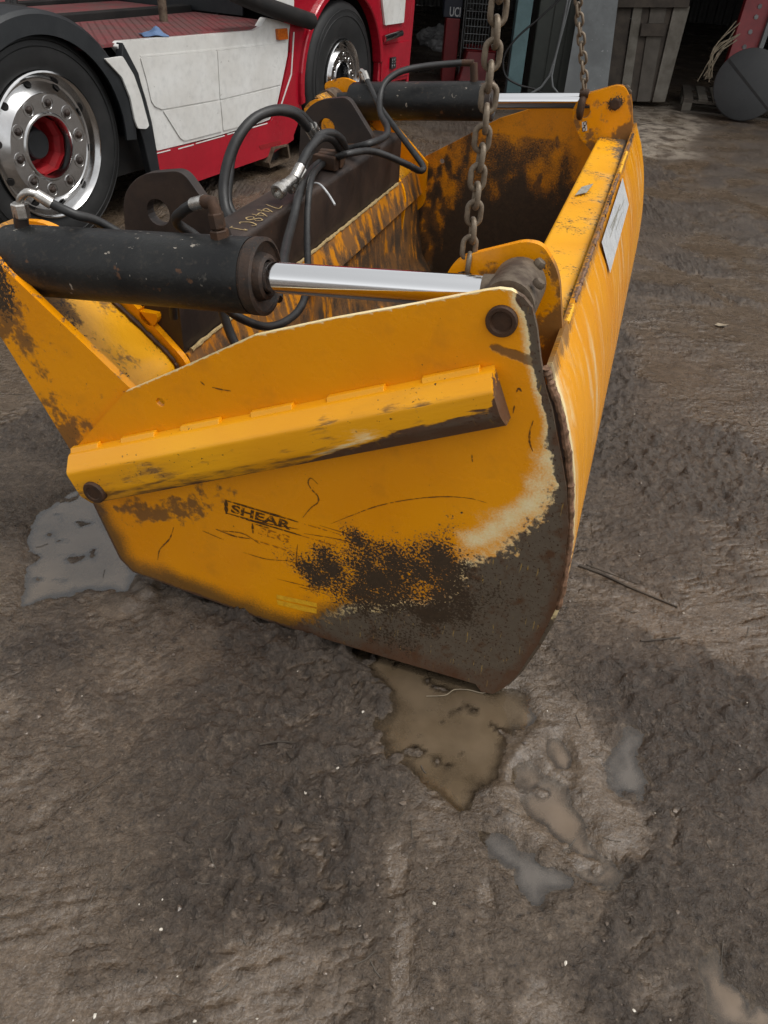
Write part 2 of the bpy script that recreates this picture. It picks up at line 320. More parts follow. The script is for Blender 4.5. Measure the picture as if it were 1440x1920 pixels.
def ground_height(x, y):
    bx = (x-B0[0])*BX[0]+(y-B0[1])*BX[1]; by = (x-B0[0])*BY[0]+(y-B0[1])*BY[1]
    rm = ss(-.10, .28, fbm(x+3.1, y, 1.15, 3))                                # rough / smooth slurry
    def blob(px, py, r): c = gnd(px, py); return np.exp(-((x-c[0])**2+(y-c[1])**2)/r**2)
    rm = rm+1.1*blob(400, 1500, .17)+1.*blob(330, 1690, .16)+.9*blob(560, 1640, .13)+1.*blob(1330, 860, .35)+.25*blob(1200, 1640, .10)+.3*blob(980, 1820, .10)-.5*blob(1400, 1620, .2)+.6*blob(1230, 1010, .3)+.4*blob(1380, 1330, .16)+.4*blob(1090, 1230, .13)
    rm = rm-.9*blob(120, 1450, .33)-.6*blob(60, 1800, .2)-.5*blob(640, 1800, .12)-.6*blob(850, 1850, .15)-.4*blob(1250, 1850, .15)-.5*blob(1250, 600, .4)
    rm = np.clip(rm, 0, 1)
    wx = x+.03*fbm(x, y, 5, 2); wy = y+.03*fbm(x+9, y+4, 5, 2)
    h = .016*fbm(x, y, .8, 2)+.012*fbm(x, y+7, 2.7, 3)
    rm = np.clip(rm+.45*ss(2.6, 5., y)*ss(-.2, .4, fbm(x, y, 1.7, 3)+.2), 0, 1)
    b1 = np.abs(fbm(wx, wy, 11, 3)); b2 = np.abs(fbm(wx+2, wy, 27, 2)); b3 = fbm(wx, wy+3, 60, 2)
    h = h+(.30+.70*rm)*(.011*(b1-.22)+.012*(b2-.2))+.0045*(.35+.65*rm)*np.clip(1-2.2*np.abs(fbm(wx+7, wy+3, 16, 2)), 0, 1)**3+(.20+.55*rm)*.0036*b3
    cl = ss(.10, .42, fbm(wx+5, wy+8, 17, 2))*rm; h = h+.013*cl*ss(.4, .9, rm)+.004*cl                                            # clods
    cl2 = ss(.12, .40, fbm(wx+1, wy+2, 38, 2))*(.25+.75*rm); h = h+(.003+.006*ss(.5, 1., rm))*cl2
    a = .96*x+.28*y; b = -.28*x+.96*y                                                                        # drag marks left by dragging along the bucket
    sm = ss(.0, .3, fbm(x+21, y+2, .9, 2)+.5*ss(.9, 1.5, x)); st = fbm(a*1.3, b*9, 2.2, 3); h = h+sm*.010*np.abs(st)-sm*.003
    for pts, wd, dp in (([(750, 1590), (765, 1760), (775, 1920)], .022, .012), ([(905, 1655), (900, 1760), (905, 1930)], .020, .011), ([(640, 1600), (560, 1560)], .02, .006),
                        ([(380, 1790), (395, 1700), (470, 1655), (540, 1690)], .012, .009), ([(420, 1760), (480, 1800), (545, 1770)], .012, .010), ([(1262, 1520), (1255, 1600), (1300, 1660)], .014, .012),
                        ([(1090, 1062), (1170, 1100), (1270, 1138)], .02, .012), ([(870, 1440), (905, 1500), (930, 1560), (1060, 1650), (1090, 1690)], .014, -.013), ([(1082, 1500), (1150, 1600), (1190, 1650)], .014, -.011),
                        ([(60, 1560), (180, 1440), (320, 1330)], .03, .006), ([(30, 1720), (160, 1560), (300, 1430)], .03, -.006), ([(1090, 740), (1250, 800), (1440, 880)], .05, .015), ([(1180, 480), (1330, 520), (1440, 560)], .06, .014)):
        P = G2(pts); d = np.min([seg_d(wx, wy, P[i], P[i+1]) for i in range(len(P)-1)], axis=0); d = d+.012*fbm(x+2, y+5, 9, 3); dp = dp*(.7 if dp > 0 else .8); h = h-dp*(.55+.8*fbm(x, y+3, 6, 2))*np.exp(-(d/wd)**2)+.5*abs(dp)*np.exp(-((d-2*wd)/wd)**2)
    c = gnd(690, 1285); u = (x-c[0])*.8+(y-c[1])*.6; v = -(x-c[0])*.6+(y-c[1])*.8                             # tread print
    h = h+.006*np.exp(-(u/.09)**2-(v/.06)**2)*np.sign(np.sin((v+.5*np.abs(u))*2*np.pi/.022))
    lev = .0045*fbm(x+13, y+2, 1.6, 2)-.0035+.009*(.58-rm)+.004*fbm(x+2, y+31, 7, 2)                         # thin slurry fills the hollows
    slur = ss(-.003, .005, lev-h); h = np.maximum(h, lev)+.0007*b3*(slur > 0); h = h*(1-slur)+slur*(.7*lev+.3*h)
    # under the bucket the mud is squeezed level and stays below the steel
    foot = ss(.0, -.06, poly_sd(bx, by, [(-1.02, .04), (-.03, .04), (-.03, 2.48), (-1.02, 2.48)]))
    edge_z = np.where(bx < -.4, .012+(-.4-bx)*.03, .0)
    near = np.exp(-(np.maximum(np.abs(by)-.0, 0)/.10)**2)*ss(-1.12, -1.0, bx)*ss(-.36, -.46, bx)
    h = h+near*.030*(.7+1.2*fbm(x, y+11, 12, 2))
    h = h*(1-foot)+foot*(np.minimum(h, .012)*.4+.010)
    cap = np.where((bx > -1.1) & (bx < .10) & (by > .002), edge_z+.012, 1.)
    h = np.minimum(h, cap)
    k = np.zeros_like(x)
    for nme, P in PUD:
        sd_ = poly_sd(x, y, G2(P))+.024*fbm(x+1.7, y, 15, 4)+.024*fbm(x+4, y+6, 5, 2)
        k = np.maximum(k, ss(.040, -.032, sd_))
        h = np.where(sd_ < .14, np.maximum(h, (WATER+.004)*ss(.14, .02, sd_)+h*(1-ss(.14, .02, sd_))), h)      # banks
    dip = .026+.006*fbm(x+8, y, 9, 3); isl = .018*ss(.20, .5, fbm(x+6.3, y+1.1, 13, 3))
    h = h*(1-k)+k*(-dip+isl)
    far = ss(7.2, 8.2, y); h = h*(1-.6*far)
    return h, rm, k, cl, slur
xs = axis_pts(-500, 500, -1.55, 1.75, .0065); ys = axis_pts(-300, 700, .38, 2.7, .0065, 1.018)
X_, Y_ = np.meshgrid(xs, ys); hh, rm_, pk_, cl_, sl_ = ground_height(X_, Y_)
n0, n1 = X_.shape; idx = np.arange(n0*n1).reshape(n0, n1)
quads = np.stack([idx[:-1, :-1], idx[:-1, 1:], idx[1:, 1:], idx[1:, :-1]], -1).reshape(-1, 4)
me = bpy.data.meshes.new('ground'); me.vertices.add(n0*n1); me.vertices.foreach_set('co', np.stack([X_, Y_, hh], -1).ravel())
me.loops.add(len(quads)*4); me.loops.foreach_set('vertex_index', quads.ravel()); me.polygons.add(len(quads))
me.polygons.foreach_set('loop_start', np.arange(0, len(quads)*4, 4)); me.polygons.foreach_set('use_smooth', np.ones(len(quads), bool)); me.update(calc_edges=True)
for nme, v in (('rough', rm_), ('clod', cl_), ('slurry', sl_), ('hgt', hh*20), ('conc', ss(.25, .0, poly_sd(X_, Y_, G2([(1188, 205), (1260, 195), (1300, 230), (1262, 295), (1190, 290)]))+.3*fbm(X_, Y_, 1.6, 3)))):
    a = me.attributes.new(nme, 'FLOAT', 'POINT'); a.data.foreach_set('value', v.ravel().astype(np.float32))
t = NT('wet_mud'); nf = t.noise(55, 7, .65); nm = t.noise(7, 5, .6); nl = t.noise(1.3, 3, .5); nx = t.noise(190, 3, .6)
rgh = t.attr('rough')
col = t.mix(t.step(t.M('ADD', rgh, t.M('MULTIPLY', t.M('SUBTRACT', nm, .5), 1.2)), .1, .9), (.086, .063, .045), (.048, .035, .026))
col = t.mix(t.step(nl, .4, .65, 0., .4), col, (.080, .060, .043)); col = t.mix(t.step(nf, .52, .72, 0., .6), col, (.165, .128, .096))
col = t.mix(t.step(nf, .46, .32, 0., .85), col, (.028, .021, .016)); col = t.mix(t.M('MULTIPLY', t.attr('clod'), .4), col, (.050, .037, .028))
col = t.mix(t.step(t.attr('hgt'), -.12, -.30, 0., .8), col, (.108, .079, .050))
col = t.mix(t.step(nx, .70, .74, 0., .6), col, (.32, .27, .22))
slu = t.M('MULTIPLY', t.attr('slurry'), t.step(nm, .25, .5, .55, 1.)); col = t.mix(slu, col, t.mix(t.step(nl, .35, .65), t.mix(nf, (.076, .056, .040), (.128, .098, .073)), t.mix(nf, (.068, .048, .032), (.110, .081, .057))))
gr_ = t.noise(150, 8, .78); col = t.mix(1., col, t.mix(t.step(gr_, .30, .70), (.66, .65, .64), (1.34, 1.33, 1.30)), 'MULTIPLY'); col = t.mix(1., col, t.mix(t.step(t.noise(22, 6, .7), .3, .7), (.74, .73, .71), (1.22, 1.22, 1.2)), 'MULTIPLY')
co_ = t.attr('conc'); col = t.mix(t.M('MULTIPLY', co_, t.step(nm, .35, .6)), col, t.mix(nf, (.16, .13, .10), (.36, .31, .25)))
wet = t.step(t.noise(3.1, 4, .6), .38, .62); r = t.M('ADD', t.M('SUBTRACT', .24, t.M('MULTIPLY', slu, .18)), t.M('ADD', t.M('MULTIPLY', rgh, .16), t.M('MULTIPLY', wet, .22)))
t.set(col=col, rough=t.M('ADD', r, t.M('MULTIPLY', t.M('SUBTRACT', nf, .5), .5)), spec=.55)
t.bump(t.M('MULTIPLY', t.M('SUBTRACT', 1., t.M('MULTIPLY', slu, .7)), t.M('ADD', t.M('MULTIPLY', nf, 1.), t.M('ADD', t.M('MULTIPLY', t.noise(60, 6, .64, dist=.6), 1.2), t.M('MULTIPLY', nx, .35)))), .010, 1.)
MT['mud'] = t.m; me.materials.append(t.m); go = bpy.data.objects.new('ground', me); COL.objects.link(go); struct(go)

def water_mat(name, c1, c2, ior=1.5):
    t = NT(name); n = t.noise(9, 5, .6); nd = t.t.nodes.new; L = t.t.links.new
    dm = t.step(t.attr('depth'), 0., 1., .0, 1.); df = nd('ShaderNodeBsdfDiffuse'); t.L(t.mix(t.step(n, .3, .7), c1, c2), df.inputs['Color'])
    tr = nd('ShaderNodeBsdfTransparent'); tr.inputs['Color'].default_value = (.93, .91, .87, 1); m1 = nd('ShaderNodeMixShader'); t.L(dm, m1.inputs[0]); L(tr.outputs[0], m1.inputs[1]); L(df.outputs[0], m1.inputs[2])
    bp = nd('ShaderNodeBump'); t.L(t.noise(26, 2), bp.inputs['Height']); bp.inputs['Distance'].default_value = .0005
    gl = nd('ShaderNodeBsdfGlossy'); gl.inputs['Roughness'].default_value = .03; L(bp.outputs[0], gl.inputs['Normal']); fr = nd('ShaderNodeFresnel'); fr.inputs['IOR'].default_value = ior; L(bp.outputs[0], fr.inputs['Normal'])
    m2 = nd('ShaderNodeMixShader'); L(fr.outputs[0], m2.inputs[0]); L(m1.outputs[0], m2.inputs[1]); L(gl.outputs[0], m2.inputs[2]); L(m2.outputs[0], t.out.inputs['Surface']); return t.m
WM = dict(brown=water_mat('brown_puddle_water', (.094, .067, .040), (.128, .094, .060), 1.7), tan=water_mat('tan_puddle_water', (.135, .098, .066), (.170, .128, .092), 1.55), grey=water_mat('sky_tinted_puddle_water', (.085, .072, .060), (.110, .094, .078), 1.75))  # grey variant: sky reflection partly tinted into the diffuse colour
WM['sheen'] = water_mat('pale_sheen_water', (.096, .070, .044), (.130, .098, .066), 2.3)
WK = dict(a='sheen', b='brown', c='tan', d='grey', e='grey', f='tan', g='tan'); POLY = [G2(P) for _, P in PUD]
for i, (nme, P) in enumerate(PUD):
    P2 = np.array(POLY[i]); st = .011; gx = np.arange(P2[:, 0].min()-.09, P2[:, 0].max()+.09, st); gy = np.arange(P2[:, 1].min()-.09, P2[:, 1].max()+.09, st)
    wx_, wy_ = np.meshgrid(gx, gy); sds = np.stack([poly_sd(wx_, wy_, Q) for Q in POLY]); hw = ground_height(wx_, wy_)[0]; dep = WATER-hw
    keep = (sds.argmin(0) == i) & (sds[i] < .085) & (dep > -.008); r_, c_ = keep.shape; ii = np.arange(r_*c_).reshape(r_, c_)
    q = np.stack([ii[:-1, :-1], ii[:-1, 1:], ii[1:, 1:], ii[1:, :-1]], -1)[keep[:-1, :-1]]; used, inv = np.unique(q, return_inverse=True); inv = inv.reshape(q.shape)
    m = MB(); m.v = [(float(a_), float(b_), WATER) for a_, b_ in zip(wx_.ravel()[used], wy_.ravel()[used])]; m.f = [tuple(int(v) for v in f) for f in inv]
    me_ = bpy.data.meshes.new('puddle'); me_.from_pydata(m.v, [], m.f); o = struct(finish(me_, 'puddle', WM[WK[nme]], None, False, recalc=False)); a_ = o.data.attributes.new('depth', 'FLOAT', 'POINT'); a_.data.foreach_set('value', np.clip(dep.ravel()[used]/.019, 0, 1).astype(np.float32))

# ------------------------------------------------------------------ open-fronted dark shed behind the yard
t = NT('dark_corrugated_cladding'); n = t.noise(6, 5); t.set(col=t.mix(n, (.016, .015, .014), (.028, .026, .023)), rough=.65); MT['clad'] = t.m
MT['shedsteel'] = simple('shed_steel', (.05, .047, .043), (.03, .028, .026), .6, .2)
sh = empty('open_shed', (0, 12, 0)); tag(sh, 'dark open-fronted corrugated workshop shed behind the truck and yard', 'shed')
def corrugated(x0, x1, z0, z1, y, pitch=.2, amp=.025, axis='X'):
    m = MB(); n = int((x1-x0)/pitch*4); P = []
    for i in range(n+1):
        u = x0+(x1-x0)*i/n; d = amp*(1 if i % 4 in (0, 1) else -1)
        P.append((u, y+d) if axis == 'X' else (y+d, u))
    V = [(p[0], p[1], z0) for p in P]+[(p[0], p[1], z1) for p in P]
    m.add(V, [(i, i+1, n+2+i, n+1+i) for i in range(n)]); return m
SX0, SX1, SY0, SY1, SZ = -15., 9., -3.0, 9.6, 3.2
corrugated(SX0, SX1, 0, SZ, SY1).build('back_wall', 'clad', sh, False)
corrugated(SY0, SY1, 0, SZ, SX1, axis='Y').build('side_wall', 'clad', sh, False)
corrugated(SY0, SY1, 0, SZ, SX0, axis='Y').build('side_wall', 'clad', sh, False)
for gx_ in (SX0, SX1):
    m = MB(); gs_ = .5/(SY1-SY0+.3); m.add([(gx_+d_, y_, z_) for d_ in (-.02, .02) for y_, z_ in ((SY0, SZ-.02), (SY1, SZ-.02), (SY0, SZ+gs_*(SY1-SY0)))], [(0, 1, 2), (3, 5, 4), (0, 3, 4, 1), (1, 4, 5, 2), (2, 5, 3, 0)]); m.build('gable', 'clad', sh, False)
m = MB(); m.add([(SX0, SY0-.3, SZ+.5), (SX1, SY0-.3, SZ+.5), (SX1, SY1, SZ), (SX0, SY1, SZ), (SX0, SY0-.3, SZ+.56), (SX1, SY0-.3, SZ+.56), (SX1, SY1, SZ+.06), (SX0, SY1, SZ+.06)],
          [(0, 3, 2, 1), (4, 5, 6, 7), (0, 1, 5, 4), (1, 2, 6, 5), (2, 3, 7, 6), (3, 0, 4, 7)]); m.build('roof', 'clad', sh, False)
for x in (SX0+.2, -6.5, SX1-.2):
    MB().box((x-.08, SY0, -.02), (x+.08, SY0+.16, SZ+.48)).build('post', 'shedsteel', sh, False)
MB().box((SX0, SY0-.02, SZ+.1), (SX1, SY0+.12, SZ+.40)).build('front_beam', 'shedsteel', sh, False)

# ------------------------------------------------------------------ the shear bucket (local x: back -> front, y: across, z: up)
W = 2.52
bk = empty('shear_bucket', tuple(B0), math.atan2(BX[1], BX[0]))
tag(bk, 'large worn orange-yellow shear bucket with hydraulic cylinders resting on the mud', 'bucket')
SIDE = [(-1.135, .46), (-.955, .66), (-.80, .752), (-.619, .863), (-.45, .93), (-.284, .99), (-.16, 1.037), (-.135, 1.045), (-.113, 1.046), (-.09, 1.037), (-.072, 1.021), (-.057, .985), (-.040, .926), (-.022, .874), (0, .828), (.018, .776), (.035, .732), (.059, .661), (.080, .573), (.094, .45), (.097, .333), (.078, .21), (.047, .085), (.025, .035), (0, 0.0), (-.03, -.004), (-.048, .018), (-.332, .022), (-.629, .032), (-1.036, .075), (-1.07, .112), (-1.12, .292), (-1.145, .38)]
HOLE = (-.866, .652)
def front_edge_d(x, z):
    E = SIDE[9:26]; return np.min([seg_d(x, z, E[i], E[i+1]) for i in range(len(E)-1)], axis=0)
BARE = [bY(*p, 0)[::2] for p in [(1042, 840), (1040, 905), (1020, 960), (985, 1000), (940, 1025), (900, 1040), (868, 1072), (840, 1130), (770, 1128), (690, 1138), (610, 1148), (560, 1172), (540, 1200), (540, 1290), (920, 1330), (1110, 1200), (1100, 1000), (1075, 850)]]
CREAM = [bY(*p, 0)[::2] for p in [(1040, 860), (1025, 905), (995, 940), (955, 975), (915, 1005), (885, 1020)]]
SPOT = [bY(*p, 0)[::2] for p in [(585, 1066), (640, 1066), (700, 1085), (740, 1096), (790, 1078), (820, 1090), (845, 1112), (780, 1124), (710, 1120)]]
def near_side_wear_lit_edge(x, y, z):
    n1 = fbm(x, z, 7, 3); n2 = fbm(x+3, z, 26, 2)
    sb = poly_sd(x, z, BARE); bare = .5-sb*9+.35*n1
    fe = front_edge_d(x, z); bare = np.maximum(bare, 1.0-np.maximum(fe-.009, 0)*75+.25*n1)
    be = np.min([seg_d(x, z, SIDE[i], SIDE[i+1]) for i in range(26, 31)], axis=0); bare = np.maximum(bare, np.where(x > -.5, .80-be*(24+40*ss(-.30, -.5, x))+.2*n1, .9-np.maximum(be-.002, 0)*90))
    cr = np.min([seg_d(x, z, CREAM[i], CREAM[i+1]) for i in range(len(CREAM)-1)], axis=0); cream = .82-cr*13+.35*n1+.3*n2
    cream = np.maximum(cream, .78-np.maximum(fe-.016, 0)*38+.4*n1)
    cream = np.maximum(cream, .60-np.maximum(sb, 0)*16+.3*n2+.2*n1-.5*ss(-.35, -.55, x))
    sp = np.min([seg_d(x, z, SPOT[i], SPOT[i+1])*(1.3 if i < 2 else .8) for i in range(len(SPOT)-1)], axis=0); spot = np.minimum(.82-sp*5.2+.45*n1, .70+.3*n2)
    c = bY(822, 1078, 0); spot = np.maximum(spot, np.minimum(.84-np.hypot((x-c[0])*1.1, (z-c[2])*.70)*5.2+.4*n1, .80+.3*n2))
    # grime under the arm's rear end, and dark line out of the pin
    a = [bY(*p, 0)[::2] for p in [(190, 955), (300, 960), (410, 940)]]; gd = np.minimum(seg_d(x, z, a[0], a[1]), seg_d(x, z, a[1], a[2])); grime = .66-gd*9+.5*n1+.5*n2
    a = [bY(*p, 0)[::2] for p in [(925, 652), (975, 668), (1008, 685)]]; gd = np.minimum(seg_d(x, z, a[0], a[1]), seg_d(x, z, a[1], a[2])); grime = np.maximum(grime, 1.1-gd*70+.1*n2)
    film = np.clip(1.22-be*(14-5*ss(-.6, -.3, x))+.35*n1, 0, 1.2); film = np.maximum(film, .9-np.maximum(sb, 0)*16+.2*n1-1.5*ss(-.30, -.2, x))
    te = np.min([seg_d(x, z, SIDE[i], SIDE[i+1]) for i in range(1, 8)], axis=0); cream = np.where(te < .0015, .95, cream)  # cream line paints the plate's top edge as lit from above
    kp = np.clip(1-np.hypot((x-bY(555, 1130, 0)[0])/.05, (z-bY(555, 1130, 0)[2])/.03), 0, 1)
    return dict(bare=bare, cream=np.minimum(cream, 1), spot=spot, grime=grime, film=np.maximum(film, .85*(spot-.1)), rust=np.maximum(.75-np.maximum(be-.0, 0)*9+.4*n1, .7-np.maximum(fe-.004, 0)*30*ss(.0, .3, z)-.0+.5*n1-.35*ss(.3, .6, z)))
LEFTEDGE = lambda x, z: seg_d(x, z, (-1.135, .46), (-.955, .66))
SHOLE = [circ(*HOLE, .0115, 14)]
sp_near = plate('side_plate', [SIDE]+SHOLE, 0, .012, 'plate', bk, .0125, near_side_wear_lit_edge)
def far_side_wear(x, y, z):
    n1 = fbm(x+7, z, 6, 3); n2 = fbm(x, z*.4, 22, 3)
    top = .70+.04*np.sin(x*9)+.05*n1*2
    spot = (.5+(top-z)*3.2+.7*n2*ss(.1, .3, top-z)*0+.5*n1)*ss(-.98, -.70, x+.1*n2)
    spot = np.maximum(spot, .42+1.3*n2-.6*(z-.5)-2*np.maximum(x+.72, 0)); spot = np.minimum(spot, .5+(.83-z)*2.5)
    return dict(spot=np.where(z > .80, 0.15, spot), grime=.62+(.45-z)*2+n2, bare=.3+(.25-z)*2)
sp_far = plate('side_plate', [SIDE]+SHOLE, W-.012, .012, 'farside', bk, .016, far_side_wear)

# front panel: follows the plate edge, spans the full width
PO = [(-.020, .912), (-.012, .893), (-.002, .872), (.019, .832), (.037, .785), (.052, .742), (.068, .685), (.078, .640), (.0905, .573), (.099, .51), (.1045, .45), (.108, .39), (.107, .333), (.100, .27), (.0885, .21), (.073, .145), (.056, .085), (.033, .03)]
ny = 110; m = MB(); V = []; yy = np.linspace(.014, W-.014, ny)
def panel_off(i, d):
    a = Vector(PO[max(i-1, 0)]); b = Vector(PO[min(i+1, len(PO)-1)]); tn = (b-a).normalized(); nrm = Vector((-tn.y, tn.x))
    if nrm.x < 0: nrm = -nrm
    p = Vector(PO[i])-nrm*d; return p
for d in (0., .010):
    for i in range(len(PO)):
        p = panel_off(i, d); V += [(p.x, float(y), p.y) for y in yy]
K = len(PO); F = []
for sft in (0, K*ny):
    for i in range(K-1):
        for j in range(ny-1): F.append((sft+i*ny+j, sft+i*ny+j+1, sft+(i+1)*ny+j+1, sft+(i+1)*ny+j))
for j in range(ny-1): F += [(j, j+1, K*ny+j+1, K*ny+j), ((K-1)*ny+j, (K-1)*ny+j+1, (2*K-1)*ny+j+1, (2*K-1)*ny+j)]
for i in range(K-1): F += [(i*ny, (i+1)*ny, K*ny+(i+1)*ny, K*ny+i*ny), (i*ny+ny-1, (i+1)*ny+ny-1, K*ny+(i+1)*ny+ny-1, K*ny+i*ny+ny-1)]
me = bpy.data.meshes.new('front_panel'); me.from_pydata([tuple(v) for v in V], [], F)
def panel_wear(x, y, z):
    st = fbm(y*26+z*5, z*2.2, 1, 3); n1 = fbm(y, z, 5, 3)
    cream = .14+.68*st*ss(.42, .72, z)+.3*n1+.3*ss(.12, .0, y)+.75*ss(.022, .0, y-.014+.008*n1)
    return dict(bare=.5+(.22-z)*5+.4*n1+.5*ss(.016, .0, y-.014), cream=cream, spot=-.2+0*z, grime=.15+.55*ss(.03, .0, np.abs(z-.903))+.3*n1)
put_attrs(me, panel_wear); finish(me, 'front_panel', 'panel', bk, True, angle=50)
# seam weld between near plate and panel, and along the panel's top edge
def lump_tube(P, r, var, n=8, k=4):
    Q = smoothpath(P, k); return MB().tube([q+Vector((random.uniform(-1, 1), random.uniform(-1, 1), random.uniform(-1, 1)))*var for q in Q], [r*random.uniform(.75, 1.25) for q in Q], n)
lump_tube([(p[0]-.007, .012, p[1]-.004) for p in PO[:13]], .0075, .0012, 8, 6).build('seam_weld', 'weld', bk)
y = .24
while y < W-.25:
    l = random.uniform(.08, .20); lump_tube([(-.020, y+l*k/6, .907) for k in range(7)], .0055, .0012, 7, 3).build('top_weld', random.choice(['weld', 'weld', 'weldpaint', 'rust']), bk); y += l+random.uniform(.0, .05)
# cross beam behind the panel's top edge
BX0, BX1, BZ0, BZ1 = -.156, -.030, .765, .878
m = MB(); ny2 = 60; sec = rounded([(BX0, BZ0), (BX1, BZ0), (BX1, BZ1), (BX0, BZ1)], .014, 5); yb = np.linspace(.222, W-.222, ny2)
m.loft([[(p[0], float(y), p[1]) for p in sec] for y in yb]); me = bpy.data.meshes.new('cross_beam'); me.from_pydata(m.v, [], m.f)
def beam_wear(x, y, z):
    n1 = fbm(x*2, y, 5, 3); n2 = fbm(x, y, 24, 2)
    return dict(bare=.15+.6*ss(-.060, -.034, x)*(.55+.8*n1+.8*ss(1.7, 2.25, y))-.5*ss(.85, .80, z), spot=.05+.35*n2+.25*n1+.4*ss(2.0, 2.3, y), grime=.20+.4*n1, cream=-.1+.4*ss(-.075, -.05, x)+.3*n1)
put_attrs(me, beam_wear); finish(me, 'cross_beam', 'tube', bk, True)
# gap filler strip between beam and panel: rusty stitch plate
MB().box((-.032, .225, .80), (-.017, W-.225, .893)).build('backing_strip', 'rust', bk, False)

# inner ears with lifting hole
EAR = rounded([(-.285, .955), (-.262, 1.015), (-.127, 1.070), (-.092, 1.068), (-.052, 1.02), (-.020, .89), (-.026, .80), (-.15, .80), (-.235, .868)], [.03, .03, .05, .04, .05, .01, 0, .01, .03], 5)
EH = (-.236, .966)
def ear_wear(x, y, z):
    n1 = fbm(x, z, 14, 3); d = np.hypot(x+.115, z-1.004); return dict(spot=.75-np.maximum(d-.016, 0)*22+.6*n1, bare=.55-np.abs(np.hypot(x-EH[0], z-EH[1])-.028)*60+.3*n1, grime=.38+(.92-z)*2+.6*n1+.5*ss(-.09, -.03, x), cream=.25*n1)
for y in (.2, W-.22):
    e = plate('ear', [EAR, circ(*EH, .027, 20)], y, .02, 'plate', bk, .012, ear_wear)
# hinge pins at the rod ends
for s, y0 in ((-1, .0), (1, W)):
    m = MB(); o = -s
    m.lathe([(.0295, 0), (.0295, s*.007), (.027, s*.010), (.021, s*.010), (.0185, s*.0045), (.0178, s*.003), (1e-5, s*.003)], (-.121, y0, .988), 'Y', 28); m.build('hinge_pin', 'rust', bk, True, angle=30)
for y0, s in ((.222, 1), (W-.222, -1)):
    m = MB(); m.lathe([(.024, 0), (.024, s*.012), (.018, s*.014), (1e-5, s*.014)], (-.115, y0, 1.004), 'Y', 6); m.build('pin_bolt', 'rust', bk, False)

# reinforcing arm tube on each side plate with its weld tabs and pivot boss
def tab(P, s):
    a, b = Vector(P[0]), Vector(P[-1]); d = (b-a).normalized(); u = Vector((-d.z, 0, d.x)); o = Vector((0, s, 0)); m = MB()
    V = [a-u*.012-o*.011, b-u*.012-o*.011, b+u*.006-o*.011, a+u*.006-o*.011]; V += [p+o*(.027 if i < 2 else .013) for i, p in enumerate(V)]
    return m.add(V, [(0, 1, 2, 3), (4, 5, 6, 7), (0, 1, 5, 4), (1, 2, 6, 5), (2, 3, 7, 6), (3, 0, 4, 7)])
def make_arm(s, y0, full=True):
    """s = outward sign along y"""
    A = Vector((-1.102, .386)); Bq = Vector((-.096, .842)); dr = (Bq-A).normalized(); pr = Vector((-dr.y, dr.x)); rings = []; N = 60
    SEC = rounded([(.080, 0), (.078, .030), (.046, .066), (-.022, .066), (-.058, .046), (-.062, 0)], [0, .006, .008, .008, .006, 0], 3)
    for i in range(N+1):
        q = i/N; c = A+(Bq-A)*q; k = 1-.20*q
        rings.append([(c.x+pr.x*u*k, y0+s*(d*(1-.12*q)+.0005), c.y+pr.y*u*k) for u, d in SEC])
    m = MB(); m.loft(rings); me = bpy.data.meshes.new('arm_tube'); me.from_pydata(m.v, [], m.f)
    def wear(x, y, z):
        al = (x-A.x)*dr.x+(z-A.y)*dr.y; u = (x-A.x)*pr.x+(z-A.y)*pr.y; d = (y-y0)*s; n1 = fbm(al, u*2+d, 9, 3); n2 = fbm(al*.5, u*6+d*6, 20, 2)
        k = 1-.18*al
        low = ss(.02, -.045, u/k); thr = -.056+.056*ss(.5, 1.06, al); bare = np.clip(.5+(thr-u/k)*40+.5*n1, -.5, 1.1)+.9*ss(1.085, 1.105, al+.01*n1)
        ed = np.exp(-((u/k-.044)/.010)**2)
        return dict(bare=bare, grime=.05+.5*low+.30*n2+.30*ed*ss(.0, .4, n2)+.4*ss(-.052, -.064, u/k), cream=-.05+.78*np.exp(-((u/k-thr-.008)/.006)**2)*ss(.3, .7, al)+.4*n2, spot=-.1+.35*n2, rust=.75+.4*n1)
    put_attrs(me, wear); ar = finish(me, 'arm_tube', 'arm', bk, True, .0, 45)
    tabs = [(142, 842, 196, 838), (238, 828, 300, 815), (348, 804, 420, 790), (478, 776, 556, 763), (620, 748, 727, 728), (797, 713, 903, 690)]
    for a in tabs:
        p0 = bY(a[0], a[1], 0); p1 = bY(a[2], a[3], 0); l0 = (Vector((p0[0], p0[2]))-A).dot(dr); l1 = (Vector((p1[0], p1[2]))-A).dot(dr); P = []
        for k in range(8):
            al = l0+(l1-l0)*k/7; c = A+dr*al; kk = 1-.20*al/1.08; c += pr*(.082*kk); P.append((c.x, y0+s*.012, c.y))
        tab(P, s).build('weld_tab', 'arm', ar, False, .0015)
    P = []
    for k in range(40):
        al = .02+1.05*k/39; c = A+dr*al-pr*(.064*(1-.20*al/1.08)); P.append((c.x, y0+s*.004, c.y))
    lump_tube(P, .005, .001, 7, 1).build('weld_bead', 'rust', ar)
    pv = bY(178, 922, -.066)
    m = MB(); m.lathe([(.030, -s*.07), (.030, s*.071), (.027, s*.075), (.019, s*.075), (.017, s*.073), (1e-5, s*.073)], (pv[0], y0, pv[2]), 'Y', 26); m.build('pivot_boss', 'rust', ar, True, angle=30)
make_arm(-1, 0); make_arm(1, W)

